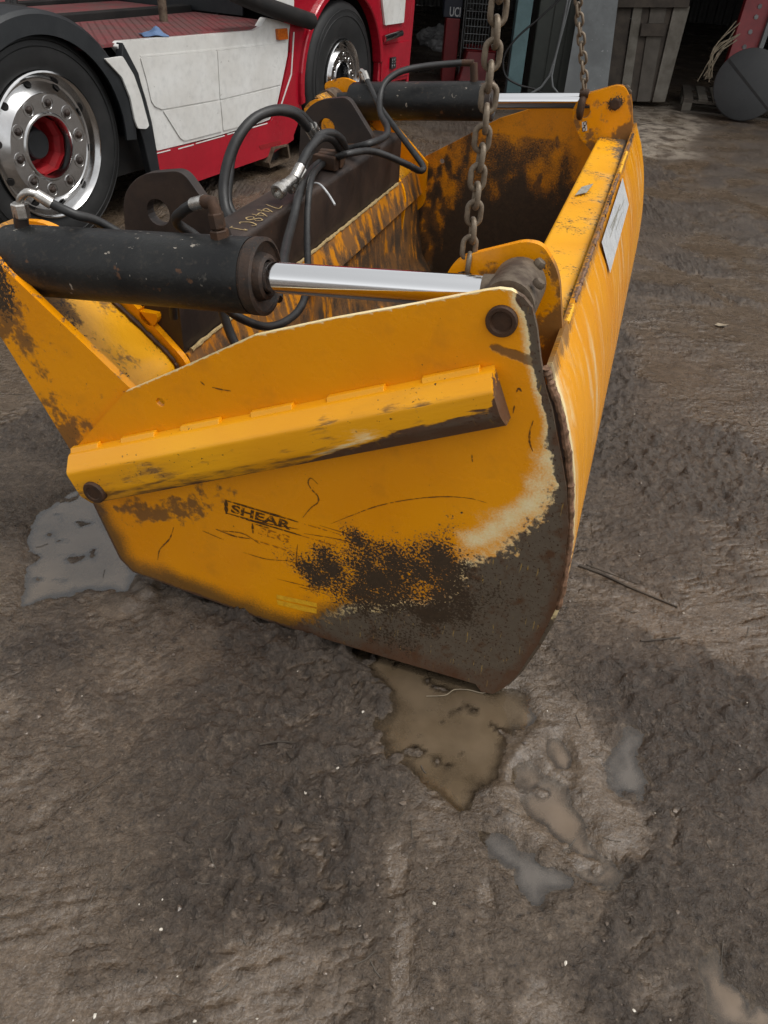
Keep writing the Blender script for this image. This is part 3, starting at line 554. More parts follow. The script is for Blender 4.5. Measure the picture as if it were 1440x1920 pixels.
# fixed rear frame: end plates, inner brackets, cover plates
ENDP = rounded([(-1.46, .93), (-1.36, .965), (-1.275, .935), (-.93, .640), (-.93, .45), (-1.10, .28), (-1.168, .44), (-1.30, .742), (-1.45, .86)], [.02, .05, .02, 0, .02, .02, 0, .04, .03], 4)
def end_wear(x, y, z):
    n1 = fbm(x, z, 7, 3); n2 = fbm(x, z, 24, 2); d = seg_d(x, z, (-1.249, .912), (-.93, .640)); dl = np.minimum(seg_d(x, z, (-1.168, .44), (-1.30, .742)), seg_d(x, z, (-1.3, .742), (-1.52, .97)))
    c = bY(2, 520, .02); b = .95-np.hypot((x-c[0]+.02)*1., (z-c[2])*.6)*13
    return dict(grime=.50-dl*2.6+.55*n1+.4*n2, spot=np.maximum(-.05+.5*n2+.3*n1, b+.3*n1), bare=.3-d*30+.5*n2, cream=-.2+.3*n1)
INB = rounded([(-1.46, .85), (-1.42, .90), (-1.33, .912), (-1.25, .875), (-1.115, .745), (-.968, .600), (-.950, .53), (-.96, .40), (-1.05, .33), (-1.30, .66)], [.03, .04, .05, .03, .03, .05, .02, 0, 0, .03], 4)
IH = bY(276, 594, .28)[::2]
for y0, yi in ((.016, .285), (W-.036, W-.305)):
    plate('end_plate', [ENDP], y0, .020, 'plate', bk, .016, end_wear)
    plate('inner_bracket', [INB, circ(*IH, .026, 18)], yi, .02, 'plate', bk, .016, end_wear)
for a, b in ((.0365, .2845), (W-.2845, W-.0365)):
    m = MB(); C = smoothpath([(-1.40, 0, .915), (-1.25, 0, .80), (-1.08, 0, .665), (-1.0, 0, .585), (-.992, 0, .50), (-.992, 0, .36)], 6); nb = 14; V = []
    for sft in (0, .01):
        for p in C: V += [(p.x-sft*.6, a+(b-a)*j/nb, p.z-sft*.7) for j in range(nb+1)]
    K2 = len(C); F = []
    for sft in (0, K2*(nb+1)):
        for i in range(K2-1):
            for j in range(nb): q = sft+i*(nb+1)+j; F.append((q, q+1, q+nb+2, q+nb+1))
    me = bpy.data.meshes.new('cover_plate'); me.from_pydata(V, [], F)
    put_attrs(me, lambda x, y, z: dict(grime=.25+.5*fbm(x, y*2, 9, 3)+.4*ss(-1.12, -1.25, x), spot=.0+.5*fbm(x, y, 14, 3)+.5*np.exp(-((x+1.19)/.05)**2-((y-.12)/.05)**2), bare=.1+0*x, cream=.3*fbm(x, y, 6, 2)))
    finish(me, 'cover_plate', 'tube', bk, True)
    lump_tube([(p.x+.004, b-.006 if a < 1 else a+.006, p.z+.004) for p in C[8:24]], .006, .001, 7, 2).build('weld_bead', 'rust', bk)
# back plate with folded lip, and floor
def strip(name, prof, y0, y1, mat, th, attrs, nyy=70, sub=.02):
    P = []
    for i in range(len(prof)-1):
        a, b = Vector(prof[i]), Vector(prof[i+1]); n = max(1, int((b-a).length/sub)); P += [a+(b-a)*k/n for k in range(n)]
    P.append(Vector(prof[-1])); V = []; ya = np.linspace(y0, y1, nyy)
    for s in (0, 1):
        for i, p in enumerate(P):
            tn = (P[min(i+1, len(P)-1)]-P[max(i-1, 0)]).normalized(); q = p+Vector((-tn.y, tn.x))*(th*s); V += [(q.x, float(y), q.y) for y in ya]
    K = len(P); F = []
    for s in (0, K*nyy):
        for i in range(K-1):
            for j in range(nyy-1): q = s+i*nyy+j; F.append((q, q+1, q+nyy+1, q+nyy))
    for j in range(nyy-1): F += [(j, j+1, K*nyy+j+1, K*nyy+j), ((K-1)*nyy+j, (K-1)*nyy+j+1, (2*K-1)*nyy+j+1, (2*K-1)*nyy+j)]
    for i in range(K-1):
        for e in (0, nyy-1): F.append((i*nyy+e, (i+1)*nyy+e, (K+i+1)*nyy+e, (K+i)*nyy+e))
    me = bpy.data.meshes.new(name); me.from_pydata(V, [], F); put_attrs(me, attrs); return finish(me, name, mat, bk, True, angle=35)
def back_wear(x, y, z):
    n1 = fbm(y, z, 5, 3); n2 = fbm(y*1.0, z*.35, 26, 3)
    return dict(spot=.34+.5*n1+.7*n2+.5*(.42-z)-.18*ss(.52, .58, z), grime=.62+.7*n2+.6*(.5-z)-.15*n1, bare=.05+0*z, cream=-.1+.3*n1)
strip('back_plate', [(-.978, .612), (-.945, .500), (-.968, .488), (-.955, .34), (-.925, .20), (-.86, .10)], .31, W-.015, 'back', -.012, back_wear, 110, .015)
strip('floor_plate', [(-1.04, .090), (-.86, .085), (-.60, .055), (-.30, .044), (-.05, .040), (.022, .048)], .013, W-.013, 'darksteel', -.014, back_wear, 30, .05)
lump_tube([(-.978, y, .614) for y in np.linspace(.33, W-.35, 60)], .006, .0015, 7, 2).build('lip_weld', 'chalk', bk)

# dark mounting beam with two hook brackets
sec = rounded([(-1.125, .600), (-.985, .600), (-.985, .812), (-1.125, .812)], .022, 5)
MB().loft([[(p[0], y, p[1]) for p in sec] for y in np.linspace(.306, W-.31, 40)]).build('mounting_beam', 'darksteel', bk)
HK = rounded([(-1.34, .60), (-1.315, .90), (-1.25, .965), (-1.115, .99), (-1.005, .855), (-.995, .815), (-1.128, .815), (-1.128, .60)], [0, .06, .06, .03, .02, 0, 0, 0], 6)
for y in (.60, 1.87):
    plate('hook_bracket', [HK, circ(-1.205, .868, .036, 20)], y, .035, 'darksteel', bk, bevel=.003)
    lump_tube([(-1.12+.15*k/8, y-.004, .816) for k in range(9)], .008, .0015, 7, 2).build('weld_bead', 'rust', bk)
# chalk marks on the beam top (hand-written figures)
def chalk(strokes, c, sx, sy):
    m = MB()
    for st in strokes:
        P = [Vector((c[0]+q[1]*sx, c[1]+q[0]*sy, c[2])) for q in st]; P = smoothpath(P, 4) if len(P) > 2 else P; r = ribbon(P, .006, (0, 0, 1), .0012); m.add(r.v, r.f)
    return m
D7 = [[(0, 1), (.6, 1), (.2, 0)]]; D4 = [[(.45, 1), (.0, .35), (.65, .35)], [(.45, .8), (.45, 0)]]; D8 = [[(.3, .5), (.55, .75), (.3, 1), (.05, .75), (.3, .5), (.6, .25), (.3, 0), (0, .25), (.3, .5)]]; DC = [[(.55, .85), (.25, 1), (0, .5), (.25, 0), (.55, .15)]]; D5 = [[(.55, 1), (.1, 1), (.05, .55), (.5, .5), (.45, .05), (0, .05)]]; D1 = [[(.2, .8), (.35, 1), (.35, 0)], [(.1, 0), (.6, 0)]]
y = bXp(455, 425, -1.05)[1]
for k, (g, px) in enumerate(((D1, (449, 426)), (DC, (466, 417)), (D8, (478, 408)), (D4, (490, 400)), (D4, (500, 392)), (D7, (512, 384)))):
    p = bZp(*px, .812); chalk([[(-q[0], q[1]) for q in s] for s in g], (p[0]-.02, p[1], .8125), .052, .055).build('chalk_mark', 'chalk', bk, False)

# ---------------- hydraulic cylinders
MT['gland'] = simple('rusty_black_gland', (.018, .016, .015), (.050, .030, .020), .55, .1, 25, .4, .002, speck=((.13, .06, .03), .66))
def hose(P, r, name='hose', mat='hose', n=10, k=7): return MB().tube(smoothpath(P, k), r, n).build(name, mat, None)
CYL = []
for side, yc in (('near', .108), ('far', W-.108)):
    cy = empty('hydraulic_cylinder'); cy.parent = bk; CYL.append(cy)
    P1 = Vector((-.121, yc, .998)); P0 = Vector((-1.40, yc, .868)); d = (P1-P0).normalized()
    L0 = (Vector((-.640, yc, .946))-P0).dot(d)
    m = MB(); m.lathe([(.036, .0), (.038, .098), (.050, .100), (.068, .106), (.0770, .120), (.0785, .138), (.0785, L0-.028)], P0, d, 48); m.build('barrel', 'barrel', cy, True, angle=30); m = MB(); m.lathe([(.0770, L0-.028), (.0770, L0-.024), (.0795, L0-.022), (.0795, L0), (.072, L0+.003), (.070, L0-.004), (.050, L0-.010), (.046, L0+.006), (.038, L0+.010), (.034, L0+.004)], P0, d, 48); m.build('gland', 'gland', cy, True, angle=30)
    m = MB(); m.lathe([(.0315, L0-.02), (.0315, (P1-P0).length-.045)], P0, d, 32, True); m.build('rod', 'chrome', cy, True, angle=30)
    m = MB(); m.lathe([(.028, .072), (.050, .068), (.052, .06), (.052, -.06), (.050, -.068), (.028, -.072)], P1, 'Y', 30, True); m.lathe([(.034, -.06), (.036, -.03)], P1, d, 20, True); m.build('rod_eye', 'pin', cy, True, angle=35)
    for a in ((.03, .055), (.045, -.05)):
        m = MB(); m.lathe([(.011, 0), (.012, .006), (.009, .012), (1e-5, .014)], (P1.x+a[0], yc+a[1], P1.z+.042), (.5, 0, .86), 8); m.build('grease_nipple', 'pin', cy)
    m = MB(); m.lathe([(.052, .05), (.052, -.05)], P0, 'Y', 26, True); m.build('base_eye', 'pin', cy)
    CYL[-1]['P0'] = 0
c_near, c_far = CYL
CU = lambda p: p
def part_tube(P, r, name, mat, parent, n=12, k=7, sm=True): return MB().tube(smoothpath(P, k) if sm else P, r, n).build(name, mat, parent)
def hexnut(a, b, r, name, mat, parent): a, b = Vector(a), Vector(b); d = b-a; return MB().lathe([(r*.9, 0), (r, .1*d.length), (r, .9*d.length), (r*.9, d.length)], a, d, 6, True).build(name, mat, parent, False)
# near cylinder: rear port with bright elbow, front port with rusty elbow
yc = .108
r0 = bY(40, 418, yc); r1 = bY(38, 374, yc); r2 = bY(50, 361, yc); r3 = bY(68, 364, yc+.01); r4 = bY(97, 382, yc+.02)
part_tube([(r0[0], yc, r0[2]-.02), r0, ((r0[0]+r1[0])/2, yc, (r0[2]+r1[2])/2)], .016, 'port', 'darksteel', c_near); hexnut(((r0[0]+r1[0])/2, yc, r0[2]+.012), ((r0[0]+r1[0])/2, yc, r1[2]-.008), .0185, 'nut', 'fitting', c_near)
part_tube([(r1[0], yc, r1[2]-.018), r1, r2, r3], .0088, 'elbow', 'fitting', c_near); part_tube([r3, r4], [.0125, .0135], 'ferrule', 'fitting', c_near, sm=False)
part_tube([r4, bY(140, 402, .14), bY(190, 418, .19), (-1.02, .24, .90), (-.98, .27, .82), (-.99, .285, .72)], .0105, 'hose', 'hose', c_near)
f0 = bY(416, 446, yc); f1 = bY(402, 392, yc); f2 = bY(383, 378, yc+.01)
part_tube([(f0[0], yc, f0[2]-.03), f0], .020, 'port', 'rust', c_near, sm=False); hexnut((f0[0]-.003, yc, f0[2]-.004), (f0[0]-.006, yc, f0[2]+.016), .020, 'nut', 'rust', c_near); hexnut((f0[0]-.006, yc, f0[2]+.018), (f1[0]+.001, yc, f1[2]-.006), .0165, 'nut', 'rust', c_near)
part_tube([(f0[0]-.006, yc, f0[2]+.02), f1, (f1[0]-.004, yc, f1[2]+.012), f2], .0135, 'elbow', 'rust', c_near, sm=False); part_tube([f2, bY(362, 383, yc+.02)], .0135, 'ferrule', 'fitting', c_near, sm=False)
part_tube([bY(364, 383, yc+.02), bY(343, 396, .15), bY(332, 418, .19), (-.86, .25, .93), (-.84, .26, .80), (-.80, .25, .70), (-.72, .22, .68)], .0115, 'hose', 'hose', c_near)
# far cylinder ports
yf = W-.108
g1 = bY(682, 150, yf); g2 = bY(677, 133, yf); part_tube([(g1[0], yf, g1[2]-.04), g1], .016, 'port', 'darksteel', c_far, sm=False); part_tube([g1, g2, bY(684, 137, yf-.02)], .010, 'elbow', 'fitting', c_far); part_tube([bY(684, 137, yf-.02), bY(689, 152, yf-.05)], .014, 'ferrule', 'fitting', c_far, sm=False)
h1 = bY(889, 150, yf); h2 = bY(888, 118, yf); part_tube([(h1[0], yf, h1[2]-.03), h1, h2], .017, 'port', 'rust', c_far, sm=False); part_tube([h2, bY(866, 118, yf)], .0135, 'ferrule', 'rust', c_far, sm=False)
# ---------------- hoses lying over the mounting beam
def bp(q):
    if q[2] == 'y': return bY(q[0], q[1], q[3])
    if q[2] == 'z': return bZp(q[0], q[1], q[3])
    return bXp(q[0], q[1], q[3])
HOSES = [
 ([(689, 152, 'y', W-.16), (712, 200, 'y', W-.30), (745, 245, 'y', W-.42), (780, 292, 'y', W-.58), (794, 314, 'y', W-.64), (786, 320, 'y', W-.70), (760, 307, 'y', W-.80), (700, 284, 'y', 1.60), (650, 289, 'y', 1.45), (628, 298, 'z', .842)], .0125),
 ([(866, 118, 'y', W-.108), (800, 124, 'y', W-.16), (752, 134, 'y', W-.22), (722, 155, 'y', W-.28), (712, 185, 'y', W-.34), (714, 215, 'y', W-.44), (726, 238, 'y', W-.56), (722, 256, 'y', 1.85), (690, 270, 'y', 1.66), (652, 280, 'z', .838), (622, 292, 'z', .84)], .0135),
 ([(622, 298, 'z', .842), (600, 312, 'z', .838), (584, 336, 'y', 1.10), (577, 390, 'y', .98), (576, 450, 'y', .86), (577, 520, 'y', .66), (566, 572, 'y', .50), (535, 603, 'y', .38), (495, 612, 'y', .29), (450, 596, 'y', .22), (420, 575, 'y', .20)], .0105),
 ([(616, 294, 'z', .842), (585, 318, 'z', .836), (562, 362, 'y', 1.02), (550, 410, 'y', .88), (538, 455, 'y', .66), (530, 500, 'y', .42), (520, 560, 'y', .30)], .0135),
 ([(640, 285, 'z', .85), (625, 262, 'y', 1.45), (603, 258, 'y', 1.35), (580, 280, 'y', 1.24), (563, 312, 'y', 1.14)], .0155),
 ([(648, 280, 'z', .85), (640, 262, 'y', 1.50), (622, 250, 'y', 1.42), (598, 256, 'y', 1.34), (578, 290, 'y', 1.25), (567, 318, 'y', 1.17)], .0150),
 ([(578, 240, 'y', 1.35), (555, 216, 'y', 1.28), (520, 207, 'y', 1.20), (480, 220, 'y', 1.12), (448, 255, 'y', 1.05), (428, 300, 'y', 1.0), (419, 350, 'y', .96), (424, 395, 'y', .92), (440, 425, 'y', .88)], .0160),
 ([(586, 238, 'y', 1.40), (562, 213, 'y', 1.33), (530, 204, 'y', 1.25), (495, 211, 'y', 1.18), (462, 238, 'y', 1.11), (437, 285, 'y', 1.06), (430, 330, 'y', 1.02), (428, 380, 'y', .98), (446, 415, 'y', .95)], .0140)]
for P, r in HOSES: part_tube([bp(q) for q in P], r, 'hose', 'hose', bk, 10, 7)
for a, b, r, mt in (((578, 238, 1.35), (592, 262, 1.40), .0175, 'fitting'), ((587, 236, 1.40), (600, 258, 1.45), .0155, 'fitting'), ((563, 312, 1.14), (552, 334, 1.10), .0175, 'fitting'), ((568, 318, 1.17), (560, 336, 1.14), .0145, 'fitting')):
    part_tube([bY(*a), bY(*b)], r, 'ferrule', mt, bk, 14, sm=False)
# quick couplers
ca = Vector(bY(551, 334, 1.10)); cb = Vector(bY(519, 361, 1.00)); d = cb-ca; L = d.length
MB().lathe([(.015, 0), (.017, .1*L), (.017, .45*L), (.020, .47*L), (.020, .55*L), (.018, .58*L), (.019, .72*L), (.0245, .76*L), (.0255, .95*L), (.022, L), (.016, L), (.015, .85*L), (1e-5, .85*L)], ca, d, 24).build('coupler', 'fitting', bk, True, angle=30)
ca = Vector(bY(560, 336, 1.14)); cb = Vector(bY(545, 360, 1.07)); d = cb-ca; L = d.length
MB().lathe([(.013, 0), (.016, .05*L), (.016, .4*L), (.010, .42*L), (.010, .55*L), (.0145, .57*L), (.0145, .8*L), (.009, .82*L), (.010, L), (1e-5, L)], ca, d, 6).build('coupler', 'fitting', bk, False)
# hose clamp on the beam and a cable tie
cl0 = bZp(618, 300, .84); c0 = Vector(cl0)
for k in range(3):
    m = MB(); m.box((-.05, -.018+.045*k, -.026), (.045, .012+.045*k, .020)); o = m.build('clamp', 'rust', bk, False, .004); o.location = c0+Vector((0, -.03, .002)); o.rotation_euler = (0, 0, R(8*k-10))
part_tube([bY(586, 343, 1.12), bY(600, 346, 1.10), bY(615, 363, 1.06), bY(628, 384, 1.02)], .0035, 'cable_tie', 'stickergrey', bk, 8)

# ---------------- decals, prints and scratches on the near side plate
NRM = Vector((0, -1, 0)); s2 = lambda px, py: Vector(bY(px, py, 0))
o0 = s2(424, 938); ux = (s2(548, 975)-o0); ux.y = 0; ux.normalize(); uz = Vector((-ux.z, 0, ux.x))
def bar(a, b, wd, name='decal_line', mat='print'):
    ribbon([a+(b-a)*k/10 for k in range(11)], wd, NRM, .0012).build(name, mat, sp_near, False)
hbox = .050; up = (s2(430, 963)-o0); hb = abs(up.dot(uz))
bar(o0, o0+ux*.19, .007); bar(o0-uz*hb, o0-uz*hb+ux*.20, .007); bar(o0+uz*.003, o0-uz*(hb+.003), .010)
bar(o0+ux*.19, o0+ux*.30, .004, mat='faded'); bar(o0-uz*hb+ux*.20, o0-uz*hb+ux*.31, .004, mat='faded')
def lettering(body, lx, dz, size, mat, name='lettering', shear=.0, bold=.0):
    og = o0+ux*lx+uz*dz; return text_mesh(body, size, name, mat, sp_near, og, ux*1.5, uz, .0013, shear, bold)
lettering('SHEAR', .012, -hb+.0080, (hb-.0145)/.70, 'print', shear=.08, bold=.0011)
lettering('SEG', .083, -hb-.036, .034, 'faded', shear=.1, bold=.0005)
bar(o0+ux*.070-uz*(hb+.008), o0+ux*.072-uz*(hb+.040), .006); bar(o0+ux*.075-uz*(hb+.008), o0+ux*.115-uz*(hb+.0075), .005); bar(o0+ux*.075-uz*(hb+.06), o0+ux*.2-uz*(hb+.062), .005, mat='faded')
SCR = [([(597, 908), (583, 896), (578, 905), (585, 918), (596, 930), (596, 942), (583, 952), (568, 970)], .004), ([(620, 982), (660, 966), (710, 948), (770, 936), (830, 931), (880, 934), (915, 943)], .0028), ([(1000, 788), (994, 808), (993, 828), (999, 846)], .004),
 ([(326, 988), (318, 1010), (300, 1030), (296, 1050)], .004), ([(405, 992), (440, 1005), (470, 1010)], .005), ([(415, 995), (455, 1000), (488, 1020)], .004), ([(380, 995), (420, 1012)], .003), ([(455, 1035), (500, 1048), (545, 1052), (560, 1062)], .003), ([(558, 1020), (556, 1052), (562, 1078)], .003),
 ([(520, 1085), (560, 1095), (620, 1108), (700, 1122)], .003), ([(600, 985), (680, 1010), (730, 1032)], .003), ([(570, 1000), (640, 1012), (700, 1032)], .0025), ([(376, 715), (384, 722)], .004), ([(398, 726), (415, 730), (433, 733)], .004), ([(968, 735), (973, 728), (978, 734)], .004), ([(965, 760), (962, 775)], .003), ([(885, 852), (886, 866)], .003), ([(470, 975), (520, 985), (560, 992)], .004), ([(560, 1100), (600, 1110)], .003)]
for P, wd in SCR: ribbon(smoothpath([s2(*p) for p in P], 5) if len(P) > 2 else [s2(*P[0])+(s2(*P[1])-s2(*P[0]))*k/5 for k in range(6)], wd, NRM, .0008).build('scratch', 'scratch', sp_near, False)
for q in (((519, 1114), (594, 1130), (595, 1138), (519, 1122)), ((519, 1124), (594, 1141), (594, 1150), (572, 1146), (521, 1133))):
    MB().add([s2(*p)+NRM*.001 for p in q], [tuple(range(len(q)))]).build('paint_patch', 'weldpaint', sp_near, False)
# labels on the panel and the beam
pn = np.array([.078, 0, .037]); pn = pn/np.linalg.norm(pn); pp = (.0105, 0, .852)
pn = np.array([(.912-.785), 0, (.037+.020)]); pn /= np.linalg.norm(pn); pp = (.0105, 0, .848)
q = [Vector(bPl(px, py, pn, pp))+Vector(pn)*.006 for px, py in ((1164, 334), (1176, 384), (1140, 513), (1124, 455))]
MB().add(q, [(0, 1, 2, 3)]).build('label', 'stickergrey', bk, False)
for k_ in range(7):
    u_, v_ = random.uniform(.1, .9), random.uniform(.1, .6); e_ = lambda a_, b_: q[0].lerp(q[1], a_).lerp(q[3].lerp(q[2], a_), b_)
    ribbon([e_(u_, v_), e_(u_-.05, v_+.15), e_(u_-.08, v_+random.uniform(.2, .38))], .004, Vector(pn), .0009).build('label_scuff', 'stickerdark', bk, False)
q = [Vector(bZp(px, py, .8855)) for px, py in ((1078, 366), (1100, 361), (1113, 344), (1091, 350))]
MB().add(q, [(0, 1, 2, 3)]).build('label', 'stickerdark', bk, False)
ye = W-.2215
q = [Vector(bY(px, py, ye)) for px, py in ((1091, 229), (1100, 227), (1101, 245), (1092, 247))]; MB().add(q, [(0, 1, 2, 3)]).build('lifting_label', 'truckwhite', bk, False)
cc = sum(q, Vector())/4
for dz in (.011, -.011):
    MB().tube([(cc.x+.006*math.cos(a), ye-.001, cc.z+dz+.008*math.sin(a)) for a in np.linspace(0, 2*math.pi, 13)], .0016, 5).build('link_symbol', 'print', bk)
MB().tube([(cc.x, ye-.001, cc.z-.006), (cc.x, ye-.001, cc.z+.006)], .0018, 5).build('link_symbol', 'print', bk)

# ---------------- lifting chains, each link its own piece
def link_mesh(pitch, d, wd):
    P = []; hl = pitch/2; hw = wd/2-d/2
    for k in range(9): a = -math.pi/2+math.pi*k/8; P.append(Vector((hw*math.sin(a)*1., 0, 0)))
    P = []
    r = hw; s = hl+d/2-r
    for k in range(9): a = math.pi*k/8; P.append(Vector((r*math.cos(a), 0, s+r*math.sin(a))))
    for k in range(9): a = math.pi+math.pi*k/8; P.append(Vector((r*math.cos(a), 0, -s+r*math.sin(a))))
    n = 10; rings = []
    for i, p in enumerate(P):
        tn = (P[(i+1) % len(P)]-P[i-1]).normalized(); q = Vector((0, 1, 0)); u = tn.cross(q)
        rings.append([p+(q*math.cos(2*math.pi*k/n)+u*math.sin(2*math.pi*k/n))*d/2 for k in range(n)])
    m = MB(); m.loft(rings+[rings[0]], cap=False); me = bpy.data.meshes.new('link'); me.from_pydata(m.v, [], m.f)
    b = bmesh.new(); b.from_mesh(me); bmesh.ops.remove_doubles(b, verts=b.verts[:], dist=1e-6); bmesh.ops.recalc_face_normals(b, faces=b.faces[:]); b.to_mesh(me); b.free()
    me.materials.append(MT['chain']); me.polygons.foreach_set('use_smooth', [True]*len(me.polygons)); return me
LK = link_mesh(.0335, .0108, .037)
def bw(p): return B0+BX*p[0]+BY*p[1]+BZ*p[2]
def chain(a, b, label, tw=0., wob=.003):
    a = Vector(bw(a)); b = Vector(bw(b)); root = empty('lifting_chain', a); tag(root, label, 'chain', None)
    d = (b-a); n = int(d.length/.0335); d.normalize(); rq = d.to_track_quat('Z', 'X'); rng = random.Random(3)
    for i in range(n):
        o = bpy.data.objects.new('link', LK); COL.objects.link(o); o.parent = root
        o.location = d*(.0335*(i+.5))+Vector((rng.uniform(-wob, wob), rng.uniform(-wob, wob), 0))
        o.rotation_mode = 'QUATERNION'; o.rotation_quaternion = rq @ Matrix.Rotation(R(90)*(i % 2)+tw+rng.uniform(-.16, .16), 4, 'Z').to_quaternion() @ Matrix.Rotation(rng.uniform(-.07, .07), 4, 'X').to_quaternion()
    return root
chain((EH[0], .21, EH[1]-.012), (-.242, .21, 2.75), 'weathered steel chain hooked to the bucket ear beside the arm tube', R(20))
fc = bY(1083, 0, W-.25)
p0 = Vector((EH[0]-.010, W-.212, EH[1]+.075)); p1 = Vector(fc); dd = (p1-p0).normalized()
ch = chain(tuple(p0), tuple(p0+dd*1.6), 'weathered steel chain hooked with a shackle to the bucket ear above the label', R(55))
m = MB(); hp = [(0, .004, .0), (0, -.004, -.02), (-.002, -.018, -.045), (-.002, -.020, -.085), (0, 0, -.102), (0, .020, -.085), (0, .024, -.05)]
hx = smoothpath([Vector(bw(tuple(p0)))*0+Vector(BX*h[0]+BY*h[1]+BZ*h[2]) for h in hp], 5)
m.tube(hx, [.010+.006*math.sin(math.pi*min(i/20, 1)) for i in range(len(hx))], 10); m.build('grab_hook', 'rust', ch)
m = MB(); m.lathe([(.016, -.018), (.018, 0), (.016, .018)], tuple(BX*.0+BY*-.006+BZ*-.012), tuple(BX), 10, True); m.build('hook_pin', 'rust', ch)

# ------------------------------------------------------------------ tractor unit parked behind the bucket (local x forward, y away from the bucket, z up)
TAZ = R(25.2); TT = np.array([math.sin(TAZ), math.cos(TAZ), 0]); TN = np.array([TT[1], -TT[0], 0]); TO = np.array([-1.86, 4.28, 0.])
tk = empty('tractor_unit', tuple(TO), math.atan2(TT[1], TT[0])); tag(tk, 'red and white lorry tractor unit with alloy wheels parked behind the bucket', 'truck')
def tp(px, py, n=0.): q = hit(px, py, TN, TO+TN*n)-TO; return (float(q@TT), -n, float(q[2]))
def t2(px, py, n=0.): q = tp(px, py, n); return (q[0], q[2])
TYR = [(.335, .030), (.345, .010), (.375, .000), (.43, -.006), (.485, .002), (.508, .016), (.520, .034), (.524, .06), (.524, .088), (.512, .09), (.512, .10), (.524, .102), (.524, .142), (.512, .144), (.512, .156), (.524, .158), (.524, .20), (.512, .202), (.512, .212), (.524, .214), (.524, .25), (.518, .28), (.49, .30), (.43, .308), (.375, .30), (.335, .27)]
def wheel(x, rs, hub=True, red='hubred', y=0.):
    w_ = empty('wheel', (x, y, .52)); w_.parent = tk
    k = lambda P, f: [((r-.335)*(.189/.189)*f+.335 if False else r, o) for r, o in P]
    ty = [(rs+(r-.335)*(.524-rs)/.189, o) for r, o in TYR]
    MB().lathe(ty, (0, 0, 0), 'Y', 72).build('tyre', 'tyre', w_, True, angle=35)
    for rr in (.62, .78):
        r_ = rs+(.524-rs)*rr; MB().lathe([(r_-.002, -.0045), (r_, -.0085), (r_+.002, -.0045)], (0, 0, 0), 'Y', 64).build('sidewall_rib', 'tyre', w_)
    s = rs/.345; P = [(.335, .20), (.345, .05), (.351, .012), (.351, -.008), (.343, -.012), (.334, -.004), (.322, .022), (.312, .040), (.300, .042), (.280, .026), (.262, .006), (.253, -.004), (.248, .002), (.166, .004), (.159, -.005), (.150, -.005), (.145, .006), (.142, .07)]
    rim = MB().lathe([(r*s, o) for r, o in P], (0, 0, 0), 'Y', 72).build('rim', 'alloy', w_, True, angle=28)
    for i in range(10):
        a = 2*math.pi*(i+.2)/10; c = (.207*s*math.cos(a), .003, .207*s*math.sin(a))
        MB().lathe([(.035*s, .003), (.035*s, -.003), (.031*s, -.003), (.030*s, .004)], c, 'Y', 18).build('nut_ring', 'alloy', rim)
        MB().lathe([(.0305*s, .0005), (.022*s, .0005), (.0165*s, -.002), (.0155*s, -.010), (.010*s, -.014), (1e-5, -.015)], c, 'Y', 6).build('wheel_nut', 'darksteel', rim)
        b = a+math.pi/10; n_ = Vector((math.cos(b)*.70, -.72, math.sin(b)*.70)); c = Vector((.292*s*math.cos(b), .036, .292*s*math.sin(b)))
        MB().lathe([(.0195*s, .004), (.0185*s, .0065), (1e-5, .0065)], c, n_, 16).build('hand_hole', 'shadowsteel', rim)
    MB().lathe([(.143*s, .05), (.141*s, .075), (.125*s, .105), (.118*s, .165), (1e-5, .165)], (0, 0, 0), 'Y', 10).build('hub', red, w_, False)
    MB().lathe([(.074*s, .165), (.072*s, .090), (.064*s, .083), (1e-5, .083)], (0, 0, 0), 'Y', 28).build('hub_cap', 'plastic', w_, True, angle=30)
    return w_
wheel(0, .345); wheel(3.06, .262, red='plastic')
ty = MB().lathe(TYR, (0, .34, .52), 'Y', 48).build('inner_tyre', 'tyre', tk, True, angle=35)
MB().lathe([(.09, .15), (.12, .4), (.12, 2.0), (.09, 2.3)], (0, 0, .52), 'Y', 16, True).build('axle', 'shadowsteel', tk)
MB().lathe([(.08, .16), (.08, 2.2)], (3.06, 0, .50), 'Y', 16, True).build('axle', 'shadowsteel', tk)
for q in (0, 3.06): MB().lathe(TYR, (q, 2.08, .52), 'Y', 40).build('far_tyre', 'tyre', tk, True, angle=35)
# mudguard over the rear wheel
m = MB(); A0, A1, NN = R(-5), R(185), 40; V = []
for i in range(NN+1):
    a = A0+(A1-A0)*i/NN; c, s = math.cos(a), math.sin(a)
    V += [(c*r, y, .52+s*r*.985) for r, y in ((.515, -.045), (.600, -.040), (.618, -.02), (.622, .05), (.622, .66), (.612, .66), (.610, -.012), (.592, -.030), (.515, -.033))]
F = []
for i in range(NN):
    for j in range(9): F.append((i*9+j, i*9+(j+1) % 9, (i+1)*9+(j+1) % 9, (i+1)*9+j))
m.add(V, F); m.build('mudguard', 'plastic', tk, True, angle=35)
def tplate(name, P, n0, th, mat, bevel=.0, parent=tk):
    return plate(name, [P], -n0, th, mat, parent, bevel=bevel)
FL = [t2(*p, .05) for p in [(195, 110), (229, 105), (250, 140), (264, 180), (279, 236), (273, 242), (258, 241), (252, 225), (244, 185), (228, 145)]]
tplate('mudguard_panel', rounded(FL, .012, 3), .055, .012, 'truckwhite', .003)
tplate('mudguard_front', [(.60, .95), (.69, .80), (.755, .48), (.775, .20), (.70, .20), (.66, .45), (.55, .80)], .030, .05, 'plastic', .004)
